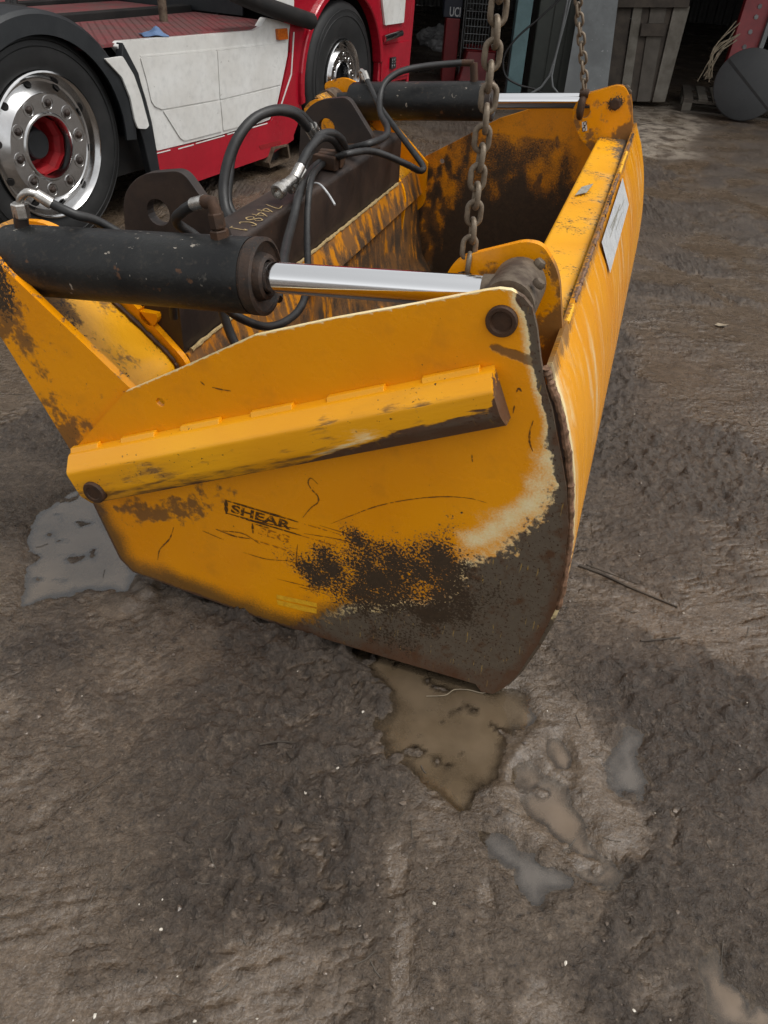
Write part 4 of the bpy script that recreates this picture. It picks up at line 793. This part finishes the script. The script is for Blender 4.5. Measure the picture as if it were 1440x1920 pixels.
# side skirt
SK = [t2(*p) for p in [(219, 88), (226, 78), (478, 57), (489, 50), (499, 33), (520, 38), (544, 46), (542, 60), (539, 104), (532, 139), (520, 194), (506, 224), (487, 231), (400, 257), (294, 283), (285, 230), (274, 187), (259, 139)]]
tplate('side_skirt', rounded(SK, .012, 3), .0, .05, 'truckwhite', .008)
RS = [t2(*p) for p in [(290, 285), (400, 259.5), (487, 234), (508, 226), (523, 194), (535, 139), (543, 100), (548, 98), (549, 200), (550, 262), (497, 296), (361, 343), (291, 316)]]
tplate('lower_skirt', rounded(RS, .01, 3), .004, .05, 'truckred', .008)
tplate('skirt_crease', [t2(*p) for p in [(262, 104), (400, 92), (538, 76), (538, 79), (400, 95), (264, 107)]], .0025, .004, 'truckwhite')
for P in ([(262, 108), (404, 95), (409, 186), (303, 205), (290, 200), (283, 190), (274, 150)], [(407, 95), (538, 79), (534, 112), (526, 158), (412, 186)], [(305, 208), (410, 189), (415, 246), (345, 264), (337, 259)], [(413, 189), (525, 162), (514, 200), (503, 220), (487, 227), (418, 245)]):
    tplate('skirt_panel', rounded([t2(*p) for p in P], .008, 3), .006, .012, 'truckwhite', .005)
for P in ([(290, 287), (318, 280), (318, 282), (290, 289)], [(333, 278), (362, 270), (362, 272), (333, 280)], [(366, 268), (420, 253), (420, 255), (366, 270)], [(425, 251), (500, 230), (500, 232), (425, 253)]):
    tplate('pinstripe', [t2(*p) for p in P], .0065, .004, 'truckwhite')
tplate('pinstripe', [t2(*p) for p in [(549, 60), (551, 60), (546, 140), (526, 200), (524, 200), (544, 139)]], .0065, .004, 'truckwhite')
MB().lathe([(.008, .002), (.007, -.003), (1e-5, -.004)], tp(283, 151, .0), 'Y', 10).build('skirt_stud', 'shadowsteel', tk)
tplate('marker_lamp', rounded([t2(*p) for p in [(516, 54), (534, 52), (536, 73), (518, 75)]], .008, 3), .022, .03, 'amber', .004)
tplate('step_recess', rounded([t2(*p) for p in [(484, 273), (525, 262), (526, 268), (488, 280)]], .008, 3), .0065, .004, 'hubred')
# exhaust tip below the skirt
EX = [t2(*p, .03) for p in [(514, 277), (541, 271), (545, 296), (539, 303), (507, 315), (504, 306)]]
b = [(p[0]+.0, p[1]) for p in EX]; cx = sum(p[0] for p in b)/6; cz = sum(p[1] for p in b)/6; inn = [(cx+(p[0]-cx)*.86, cz+(p[1]-cz)*.84) for p in b]
m = MB(); N6 = 6
m.add([(p[0], -.03, p[1]) for p in b]+[(p[0], -.03, p[1]) for p in inn]+[(p[0], .35, p[1]) for p in b]+[(p[0], .35, p[1]) for p in inn], [(i, (i+1) % 6, 6+(i+1) % 6, 6+i) for i in range(6)]+[(i, (i+1) % 6, 12+(i+1) % 6, 12+i) for i in range(6)]+[(6+i, 6+(i+1) % 6, 18+(i+1) % 6, 18+i) for i in range(6)])
m.build('exhaust_tip', 'pin', tk, False)
MB().add([(p[0], .06, p[1]) for p in inn], [tuple(range(6))]).build('exhaust_bore_shade', 'shadowsteel', tk, False)  # dark cap added inside the pipe to stand for its shade
MB().box((cx-.1, .30, .10), (cx+.25, .9, .45)).build('silencer', 'shadowsteel', tk, False)
# chassis, deck and gear behind the skirt
MB().box((.45, .10, .25), (2.25, .85, .90)).build('battery_box', 'shadowsteel', tk, False)
dk = MB().box((.35, .03, .925), (2.28, .82, .94)).build('deck', 'deckred', tk, False)
for i in range(24):
    for j in range(9):
        if (i+j) % 2: continue
        dk_t = MB(); dk_t
m = MB()
for i in range(60):
    for j in range(22):
        c = (.38+i*.0315, .05+j*.035, .9405); s_ = 1 if (i+j) % 2 else -1; a = R(45)*s_; dx, dy = math.cos(a)*.012, math.sin(a)*.012; qx, qy = -math.sin(a)*.0035, math.cos(a)*.0035
        m.add([(c[0]+dx, c[1]+dy, c[2]), (c[0]+qx, c[1]+qy, c[2]+.002), (c[0]-dx, c[1]-dy, c[2]), (c[0]-qx, c[1]-qy, c[2]+.002)], [(0, 1, 2, 3)])
struct(m.build('tread_pattern', 'deckred', tk, False), 'stuff')
for y in (.86, 1.55): MB().box((-1.2, y, .70), (4.0, y+.08, .98)).build('chassis_rail', 'shadowsteel', tk, False, .006)
MB().box((.3, .93, .93), (2.25, 1.53, .955)).build('catwalk', 'deckred', tk, False)
MB().box((.5, 1.64, .92), (2.28, 2.35, .945)).build('far_deck', 'deckred', tk, False)
MB().box((.45, 1.65, .22), (2.25, 2.36, .918)).build('fuel_tank', 'shadowsteel', tk, False, .05)
MB().box((-.35, .70, .985), (.65, 1.80, 1.06)).build('fifth_wheel_base', 'shadowsteel', tk, False, .01)
MB().lathe([(.40, 0), (.42, .02), (.42, .05), (.38, .06), (1e-5, .06)], (.05, 1.25, 1.065), 'Z', 40).build('fifth_wheel', 'darksteel', tk, True, angle=30)
for q in ((.75, .95), (1.15, 1.45)):
    part_tube([(q[0], q[1], .955), (q[0]+.1, q[1], 1.2), (q[0]+.5, q[1]+.1, 1.35), (1.9, 1.2, 1.5), (2.28, 1.2, 1.7)], .02, 'air_line', 'hose', tk)
part_tube([(1.62, .55, .94), (1.62, .55, 1.5), (1.66, .55, 2.2)], .028, 'grab_rail', 'pin', tk, sm=False)
# cab
arc = [(3.06+.63*math.cos(a), .52+.60*math.sin(a)) for a in np.linspace(R(196), R(-8), 30)]
CAB = [(2.306, .18), (2.30, 2.75), (2.5, 2.9), (4.05, 2.9), (4.30, 2.0), (4.34, .95), (4.30, .38), (3.70, .40)]+arc[::-1]
cb_ = plate('cab_side', [CAB], -.0, .06, 'truckred', tk, bevel=.008)
LIP = [(3.06+.665*math.cos(a), .52+.64*math.sin(a)) for a in np.linspace(R(190), R(5), 30)]+[(3.06+.615*math.cos(a), .52+.588*math.sin(a)) for a in np.linspace(R(5), R(190), 30)]
tplate('wheel_arch_lip', LIP, .03, .09, 'truckred', .008)
m = MB(); V = []
for i in range(25):
    a = R(200)+(R(-20)-R(200))*i/24; V += [(3.06+.64*math.cos(a), y, .52+.61*math.sin(a)) for y in (.062, .62)]
m.add(V, [(2*i, 2*i+1, 2*i+3, 2*i+2) for i in range(24)]); m.build('wheel_well', 'shadowsteel', tk, True)
MB().box((2.31, .62, .45), (4.2, .66, 1.2)).build('wheel_well_wall', 'shadowsteel', tk, False)
MB().box((2.312, .062, 1.17), (4.02, 2.40, 2.88)).build('cab_body', 'truckred', tk, False, .03)
MB().box((2.295, .40, .95), (2.308, 2.05, 2.7)).build('cab_rear_panel', 'plastic', tk, False)
MB().box((3.72, .062, .40), (4.28, 2.38, 1.16)).build('bumper', 'truckred', tk, False, .03)
MB().box((2.32, .70, .40), (3.70, 1.75, 1.16)).build('engine_tunnel', 'shadowsteel', tk, False)
tplate('cab_white_panel', [t2(*p) for p in [(498, -70), (549, -70), (548, 18), (500, 2)]], .016, .015, 'truckwhite', .003)
tplate('cab_panel', rounded([t2(*p) for p in [(711, -40), (714, 3), (719, 47), (754, 42), (757, 0), (760, -40)]], .01, 3), .018, .017, 'truckwhite', .003)
part_tube([tp(720, 73, .03), tp(738, 67, .045), tp(752, 62, .03)], .026, 'step_bar', 'alloy', tk)
MB().box((3.72, -.012, .42), (4.27, -.001, .70)).build('bumper_corner', 'truckred', tk, False, .006)
lc = tp(736, 118, .02)
lp = MB().lathe([(.062, .02), (.062, -.012), (.055, -.016), (1e-5, -.014)], lc, 'Y', 4).build('fog_lamp', 'plastic', tk, False)
for dx in (-.022, .022):
    for dz in (-.022, .022): MB().lathe([(.017, .0), (.016, -.003), (1e-5, -.002)], (lc[0]+dx, lc[1]-.0155, lc[2]+dz), 'Y', 12).build('led_lens', 'alloy', lp)
MB().box((4.26, -.004, .30), (4.30, .02, 2.0)).build('door_edge', 'truckred', tk, False, .006)
# black rubber strut in front of the cab corner
part_tube([tp(430, -18, .06), tp(500, 12, .06), tp(583, 40, .05)], .055, 'side_strut', 'shadowsteel', tk, 10)
rg = MB(); c = TO+TT*tp(291, 66, -.03)[0]-TN*.0
q = hit(291, 66, np.array([0, 0, 1.]), np.array([0, 0, .96])); q = TO+TT*((q-TO)@TT)+TN*min(0, ((q-TO)@TN))
V = []; nr = 14
for i in range(nr):
    for j in range(nr):
        u, v = i/(nr-1)-.5, j/(nr-1)-.5; zz = .03*math.exp(-8*(u*u+v*v))*(1+.8*math.sin(9*u+3*v)*math.cos(7*v)); V.append((u*.15, v*.13, zz))
rg.add(V, [(i*nr+j, i*nr+j+1, (i+1)*nr+j+1, (i+1)*nr+j) for i in range(nr-1) for j in range(nr-1)])
MT['rag'] = simple('blue_cloth', (.06, .11, .22), (.10, .16, .28), .8, 0, 20)
o = rg.build('rag', 'rag', None); p_ = TO+TT*1.0+TN*-.10; o.location = (p_[0], p_[1], .9435); o.rotation_euler = (0, 0, .5); tag(o, 'crumpled blue rag lying on the red truck deck', 'rag')
sol = o.modifiers.new('solid', 'SOLIDIFY'); sol.thickness = .003; sol.offset = 1

# ------------------------------------------------------------------ things standing in the shed mouth
def wY(px, py, Y): return Vector(hit(px, py, np.array([0, 1., 0]), np.array([0, Y, 0.])))
MT['teal'] = simple('teal_paint', (.11, .19, .20), (.08, .145, .155), .5, 0, 5); MT['olive'] = simple('olive_sheet', (.050, .056, .047), (.035, .04, .035), .6, 0, 4)
MT['greysheet'] = simple('dusty_grey_sheet', (.14, .15, .15), (.09, .095, .095), .4, .2, 3, speck=((.25, .25, .25), .70))
MT['woodl'] = simple('grey_timber', (.15, .135, .11), (.09, .078, .06), .75, 0, 9); MT['woodd'] = simple('dark_timber', (.060, .045, .032), (.035, .027, .02), .8, 0, 9); MT['woodm'] = simple('brown_timber', (.085, .072, .057), (.06, .05, .038), .75, 0, 9)
MT['disc'] = simple('black_disc', (.014, .015, .016), (.022, .023, .023), .5, .1, 4); MT['darkred'] = simple('dull_red_paint', (.20, .010, .013), (.14, .008, .010), .5, 0, 6)
MT['navy'] = simple('navy_panel', (.010, .014, .028), (.014, .018, .03), .5, 0, 6); MT['plasticgrey'] = simple('grey_plastic_film', (.22, .22, .22), (.12, .12, .12), .35, 0, 10); MT['straw'] = simple('pale_straw', (.28, .23, .16), (.16, .13, .09), .8, 0, 20)
def slab(P, th, name, mat, parent=None, bevel=.003, nrm=None):
    """thick board from four corner points"""
    P = [Vector(p) for p in P]; n = nrm or (P[1]-P[0]).cross(P[3]-P[0]).normalized(); Q = [p+n*th for p in P]; m = MB()
    m.add(P+Q, [(0, 1, 2, 3), (7, 6, 5, 4), (0, 4, 5, 1), (1, 5, 6, 2), (2, 6, 7, 3), (3, 7, 4, 0)]); return m.build(name, mat, parent, False, bevel)
BACK = Vector((0, 1, 0))
def up_to(a, zt): return Vector((a.x, a.y, zt))
a = wY(946, 195, 9.75); b_ = wY(973, 195, 9.75)
o = MB().box((a.x-.0, 9.75, -.03), (b_.x, 9.95, 3.6)).build('post', 'teal', None, False, .006); tag(o, 'pale teal painted upright post at the shed mouth', 'post')
cab = empty('cabinet', (1.4, 10.1, 0)); tag(cab, 'tall olive green ribbed metal cabinet beside the teal post', 'cabinet')
xa, xb = wY(985, 195, 10.0).x, wY(1120, 195, 10.0).x
def inpar(o, root): o.location = -root.location; return o
inpar(MB().box((xa, 10.03, -.02), (xb, 10.5, 3.2)).build('body', 'olive', cab, False, .01), cab)
for k in range(5):
    x = xa+(xb-xa)*(k+.5)/5; inpar(MB().box((x-.075, 10.018, .05), (x+.075, 10.032, 3.15)).build('door_panel', 'olive', cab, False, .004), cab)
Q = [wY(1052, 205, 9.55), wY(1134, 205, 9.55), wY(1163, -30, 9.95), wY(1092, -30, 9.95)]
tag(slab(Q, .012, 'sheet', 'greysheet', nrm=BACK), 'dusty grey sheet leaning against the olive cabinet', 'sheet')
st = empty('pipe_stand', (1.6, 9.5, 0)); tag(st, 'thin grey forked pipe stand leaning against the cabinet', 'stand')
for P in ([(1066, -60), (1064, 0), (1030, 142), (985, 182), (965, 205)], [(1071, -60), (1069, 0), (1034, 142), (1050, 180), (1056, 205)]):
    pts = [wY(*p, 9.50+.25*max(0, (205-p[1])/260)) for p in P]; inpar(part_tube(pts, .013, 'pipe', 'greysheet', st, 8, 3), st)
P = [wY(*p, 9.62) for p in [(1060, -10), (1010, 35), (975, 65), (950, 95), (943, 120), (950, 145), (975, 160), (1005, 168), (1030, 185)]]
tag(part_tube(P, .011, 'cable', 'hose', None, 8, 6), 'black looped cable hanging in front of the olive cabinet', 'cable')
pl = empty('plank_panel', (2.7, 9.9, 0)); tag(pl, 'leaning panel of grey and brown timber planks beside the pallet', 'timber')
for b0, b1, t0, t1, mt, dp in ((1128, 1161, 1152, 1186, 'woodd', .03), (1161, 1179, 1188, 1205, 'woodl', .0), (1179, 1194, 1206, 1220, 'woodd', .03), (1194, 1219, 1221, 1251, 'woodm', .012), (1219, 1223, 1251, 1263, 'woodd', .035), (1223, 1247, 1264, 1294, 'woodl', .0)):
    Q = [wY(b0, 191, 9.95), wY(b1, 191, 9.95), wY(t1, 12, 10.25), wY(t0, 12, 10.25)]
    zz = min(q.z for q in Q[:2]); Q = [q+Vector((0, dp, 0)) for q in Q]; inpar(slab(Q, .03, 'plank', mt, pl, .003, BACK), pl)
inpar(slab([wY(1150, 14, 10.20), wY(1292, 14, 10.20), wY(1296, -20, 10.26), wY(1152, -20, 10.26)], .06, 'cross_rail', 'woodd', pl, .004, BACK), pl)
inpar(slab([wY(1200, 68, 10.13), wY(1246, 68, 10.13), wY(1250, 44, 10.17), wY(1204, 44, 10.17)], .02, 'patch_board', 'woodd', pl, .003, BACK), pl)
pc = gnd(1276, 210); pt = empty('pallet', (pc[0], pc[1], 0), R(-14)); tag(pt, 'wooden pallet lying on the shed floor beside the black disc', 'pallet')
for k in range(7): MB().box((.0+k*.158, 0, .122), (.10+k*.158, 1.0, .144)).build('slat', 'woodl' if k % 3 else 'woodm', pt, False, .002)
for k in range(3): MB().box((0, .0+k*.45, .10), (1.05, .10+k*.45, .1215)).build('bearer', 'woodm', pt, False, .002)
for k in range(3):
    for j in range(3): MB().box((0+j*.475, k*.45, .022), (.10+j*.475, .10+k*.45, .0995)).build('block', 'woodl', pt, False, .003)
for k in range(3): MB().box((0, k*.45, 0), (1.05, .10+k*.45, .0215)).build('base_board', 'woodm', pt, False, .002)
for k in range(7):
    MB().box((.0+k*.158, 0, .1455), (.10+k*.158, 1.0, .146)) if False else None
dc = wY(1398, 172, 9.45); ds = empty('round_lid', (dc.x, dc.y, 0)); tag(ds, 'large round black lid with a diagonal slot standing on edge by the pallet', 'lid')
rd = .345; nrm = Vector((-.25, -.95, .28)).normalized(); cz = rd*.97+.01
MB().lathe([(1e-5, 0), (rd-.015, 0), (rd, .006), (rd, .03), (rd-.01, .036), (1e-5, .036)], (0, 0, cz), nrm, 64).build('disc', 'disc', ds, True, angle=35)
u = nrm.orthogonal(); rx = Vector((0, 0, 1)).cross(nrm).normalized(); ry = nrm.cross(rx); dv = (rx*.78-ry*.63).normalized(); pv_ = nrm.cross(dv); c0 = Vector((0, 0, cz))+nrm*.0365
MB().add([c0+dv*(rd*.97)+pv_*.010, c0-dv*(rd*.97)+pv_*.014, c0-dv*(rd*.97)-pv_*.014, c0+dv*(rd*.97)-pv_*.010, c0+dv*(rd*.97)+pv_*.010+nrm*.002, c0-dv*(rd*.97)+pv_*.014+nrm*.002, c0-dv*(rd*.97)-pv_*.014+nrm*.002, c0+dv*(rd*.97)-pv_*.010+nrm*.002], [(0, 1, 2, 3), (4, 5, 6, 7), (0, 1, 5, 4), (1, 2, 6, 5), (2, 3, 7, 6), (3, 0, 4, 7)]).build('slot', 'shadowsteel', ds, False)
rb = empty('perforated_beam', (4.2, 10, 0)); tag(rb, 'dark red steel beam with a row of pale holes leaning in the shed', 'beam')
Q = [wY(1352, 150, 9.95), wY(1400, 150, 9.95), wY(1470, -40, 10.2), wY(1412, -40, 10.2)]; inpar(slab(Q, .08, 'web', 'darkred', rb, .006, BACK), rb)
for px in ((1425, 12), (1418, 32), (1407, 60), (1396, 88), (1385, 118)):
    p = wY(*px, 9.95+.25*(150-px[1])/190-.008); inpar(MB().lathe([(.026, .004), (.024, 0), (1e-5, 0)], p, 'Y', 6).build('hole', 'plasticgrey', rb, False), rb)
inpar(slab([wY(1402, 150, 9.9), wY(1410, 150, 9.9), wY(1478, -40, 10.15), wY(1468, -40, 10.15)], .05, 'flange', 'greysheet', rb, .004, BACK), rb)
for k in range(9):
    x0 = 1305+random.uniform(0, 30); P = [wY(x0, 146+random.uniform(-4, 10), 9.9), wY(1345+random.uniform(-12, 12), 100+random.uniform(-12, 14), 9.93), wY(1380+random.uniform(-12, 12), 55+random.uniform(-16, 20), 9.97)]
    tag(part_tube(P, .006, 'straw_stalk', 'straw', None, 5, 4), 'pale dry stalk leaning against the dark red perforated beam', 'stalk', 'dry stalks by the red beam')
# left part of the shed mouth: machine with lettering, cage, red box, rubbish heap
mc = empty('machine', (.7, 10.8, 0)); tag(mc, 'dark machine with red side and navy lettered panel inside the shed', 'machine')
x0, x1 = wY(838, 60, 10.8).x, wY(861, 60, 10.8).x; z1 = wY(850, 34, 10.8).z; z0 = -.02
inpar(MB().box((x0-.02, 10.8, z0), (x1, 11.4, z1)).build('red_panel', 'darkred', mc, False, .01), mc)
inpar(MB().box((x0-.06, 10.79, z1+.002), (x1+.01, 11.4, z1+1.1)).build('navy_panel', 'navy', mc, False, .01), mc)
lo = wY(842, 30, 10.788); sz = (wY(842, 10, 10.788)-wY(842, 30, 10.788)).length
tx = text_mesh('UCI', sz*1.25, 'lettering', 'stickergrey', mc, lo, (.62, 0, 0), (0, 0, 1), .0, 0, .002); tx.location = -mc.location
inpar(MB().box((x1+.03, 10.72, -.02), (wY(868, 60, 10.8).x, 10.78, 2.6)).build('upright', 'greysheet', mc, False, .004), mc)
cg = empty('wire_cage', (1, 10.6, 0)); tag(cg, 'dark wire mesh cage standing on the red box', 'cage')
xa, xb = wY(872, 50, 10.6).x, wY(918, 50, 10.6).x; zb = wY(890, 92, 10.6).z
for k in range(9): x = xa+(xb-xa)*k/8; inpar(MB().tube([(x, 10.6, zb), (x, 10.6, zb+.75)], .0045, 5).build('wire', 'greysheet', cg), cg)
for k in range(11): inpar(MB().tube([(xa, 10.594, zb+.004+.074*k), (xb, 10.594, zb+.004+.074*k)], .0045, 5).build('wire', 'greysheet', cg), cg)
for k in range(9): x = xa+(xb-xa)*k/8; inpar(MB().tube([(x, 10.98, zb), (x, 10.98, zb+.75)], .0045, 5).build('wire', 'shedsteel', cg), cg)
rb2 = empty('red_box', (1, 10.5, 0)); tag(rb2, 'dull red box with sloping front under the wire cage', 'box')
za = wY(890, 150, 10.4).z
m = MB(); m.add([(xa-.05, 10.4, -.02), (xb+.1, 10.4, -.02), (xb+.1, 11.1, -.02), (xa-.05, 11.1, -.02), (xa+.05, 10.48, zb-.006), (xb+.1, 10.48, zb-.006), (xb+.1, 11.1, zb-.006), (xa+.05, 11.1, zb-.006)], [(0, 3, 2, 1), (4, 5, 6, 7), (0, 1, 5, 4), (1, 2, 6, 5), (2, 3, 7, 6), (3, 0, 4, 7)]); inpar(m.build('body', 'darkred', rb2, False, .015), rb2)
inpar(MB().box((xa+.04, 10.47, zb-.005), (xb+.1, 11.11, zb-.001)).build('lid', 'hubred', rb2, False), rb2)
tb = empty('tyre_on_cage', (1.0, 10.79, zb+.8)); tb.name = 'coiled_hose'; tag(tb, 'pale coiled hose resting on top of the wire cage', 'hose')
part_tube([(.18*math.cos(a), .16*math.sin(a), .0+.012*a/6) for a in np.linspace(0, 4*math.pi, 40)], .012, 'coil', 'plasticgrey', tb, 6, 2)
for k, (px, py, s_) in enumerate(((806, 70, .17), (828, 60, .15), (842, 74, .13), (820, 82, .12), (838, 52, .10))):
    g = gnd(px, min(py+18, 96)); b = bmesh.new(); bmesh.ops.create_icosphere(b, subdivisions=3, radius=s_)
    for v in b.verts:
        q = v.co*9; n = float(perlin(np.array([q.x+k*5.]), np.array([q.y+q.z]))[0]); v.co *= 1+.9*n; v.co.z = max(v.co.z*.9+s_*.6, 0)
    me = bpy.data.meshes.new('plastic_wrap'); b.to_mesh(me); b.free(); o = finish(me, 'plastic_wrap', 'plasticgrey', None, False); o.location = (g[0], g[1], 0.)
    tag(o, 'crumpled grey plastic wrap in the rubbish heap inside the shed', 'plastic wrap', 'rubbish heap in the shed')

# ------------------------------------------------------------------ small things on the mud
def gz(x, y): return float(ground_height(np.array([x]), np.array([y]))[0][0])
def lay(P, lift): 
    out = []
    for p in P: g = gnd(*p); out.append((g[0], g[1], max(gz(g[0], g[1]), WATER)+lift))
    return out
for P, r, lab in (([(1085, 1062), (1130, 1078), (1185, 1104), (1270, 1138)], .006, 'long dark stick lying in the mud beside the front panel'), ([(1100, 1060), (1140, 1074), (1195, 1095)], .0028, 'thin twig crossing the long stick in the mud'), ([(487, 1399), (520, 1396), (553, 1396)], .0035, 'short dark twig on the smooth mud'), ([(150, 1510), (190, 1475), (225, 1452)], .003, 'bent twig half sunk in pale mud'), ([(1200, 1205), (1275, 1196)], .003, 'fine twig lying across dark clods')):
    P = lay(P, r*.5); P = smoothpath(P, 6) if len(P) > 2 else P; tag(MB().tube(P, [r*(1-.6*i/len(P)) for i in range(len(P))], 7).build('twig', 'woodd', None), lab, 'twig')
P = lay([(800, 1302), (835, 1300), (852, 1290), (878, 1290), (905, 1296), (915, 1290), (912, 1278)], .004); tag(MB().tube(smoothpath(P, 6), .0012, 5).build('straw', 'straw', None), 'thin pale curled straw at the foot of the side plate', 'straw')
rnd = np.random.default_rng(5); m = MB(); N = 520
PX = np.concatenate([rnd.uniform(-20, 1460, N)]); PY = np.concatenate([rnd.uniform(0, 1, N)**.8*1560+380])
pts = np.array([gnd(a, b)[:2] for a, b in zip(PX, PY)]); hz, _, pk, _, _ = ground_height(pts[:, 0], pts[:, 1])
bx = (pts-B0[:2])@BX[:2]; by = (pts-B0[:2])@BY[:2]; ok = ~((bx > -1.15) & (bx < .13) & (by > -.02) & (by < 2.6)) & (pk < .1)
ico = bmesh.new(); bmesh.ops.create_icosphere(ico, subdivisions=1, radius=1); IV = np.array([v.co[:] for v in ico.verts]); IF = [tuple(v.index for v in f.verts) for f in ico.faces]; ico.free()
mw, md = MB(), MB()
for i in np.where(ok)[0]:
    s_ = .0018+.0035*rnd.random()**3+(.004 if rnd.random() < .03 else 0); V = IV*(s_*rnd.uniform(.6, 1.3, 3))*(1+.25*rnd.normal(size=(len(IV), 1))); a = rnd.uniform(0, 6.3); c, s = math.cos(a), math.sin(a)
    V = np.stack([V[:, 0]*c-V[:, 1]*s, V[:, 0]*s+V[:, 1]*c, V[:, 2]*.7], 1)+np.array([pts[i, 0], pts[i, 1], hz[i]+s_*.25]); (mw if rnd.random() < .12 else md).add(V, IF)
MT['chipw'] = simple('pale_chips', (.62, .58, .50), (.40, .36, .30), .6, 0, 60); MT['chipd'] = simple('wet_pebbles', (.16, .125, .095), (.08, .062, .05), .3, 0, 60)
for mm, mt in ((mw, 'chipw'), (md, 'chipd')): struct(mm.build('pebbles', mt, None, False), 'stuff')
m = MB()
for i in range(90):
    px, py = rnd.uniform(0, 1440), rnd.uniform(0, 1)**.8*1500+420; g = gnd(px, py); a = rnd.uniform(0, 3.2); l = rnd.uniform(.008, .028); bxx = (g[:2]-B0[:2])@BX[:2]; byy = (g[:2]-B0[:2])@BY[:2]
    if -1.15 < bxx < .13 and -.03 < byy < 2.6: continue
    P = [(g[0]+math.cos(a)*l*k, g[1]+math.sin(a)*l*k+.004*k*k, 0) for k in (-1, 0, 1)]; z = ground_height(np.array([p[0] for p in P]), np.array([p[1] for p in P]))[0]
    m.tube([(p[0], p[1], max(zz, WATER)+.0015) for p, zz in zip(P, z)], rnd.uniform(.0006, .0013), 4)
struct(m.build('plant_litter', 'woodm', None, False), 'stuff')
for px, py in ((1352, 612), (790, 478)):
    if py < 600: continue
    g = gnd(px, py); V = []
    o = MB().add([(-.035, 0, .004), (-.015, .014, .010), (.012, .012, .006), (.036, 0, .012), (.012, -.014, .008), (-.015, -.013, .004), (0, 0, .002)], [(0, 1, 6), (1, 2, 6), (2, 3, 6), (3, 4, 6), (4, 5, 6), (5, 0, 6)]).build('dry_leaf', 'straw', None, False); o.location = (g[0], g[1], gz(g[0], g[1])+.004)
    sm_ = o.modifiers.new('solid', 'SOLIDIFY'); sm_.thickness = .001; tag(o, 'pale curled dry leaf on the mud beyond the front panel', 'leaf')
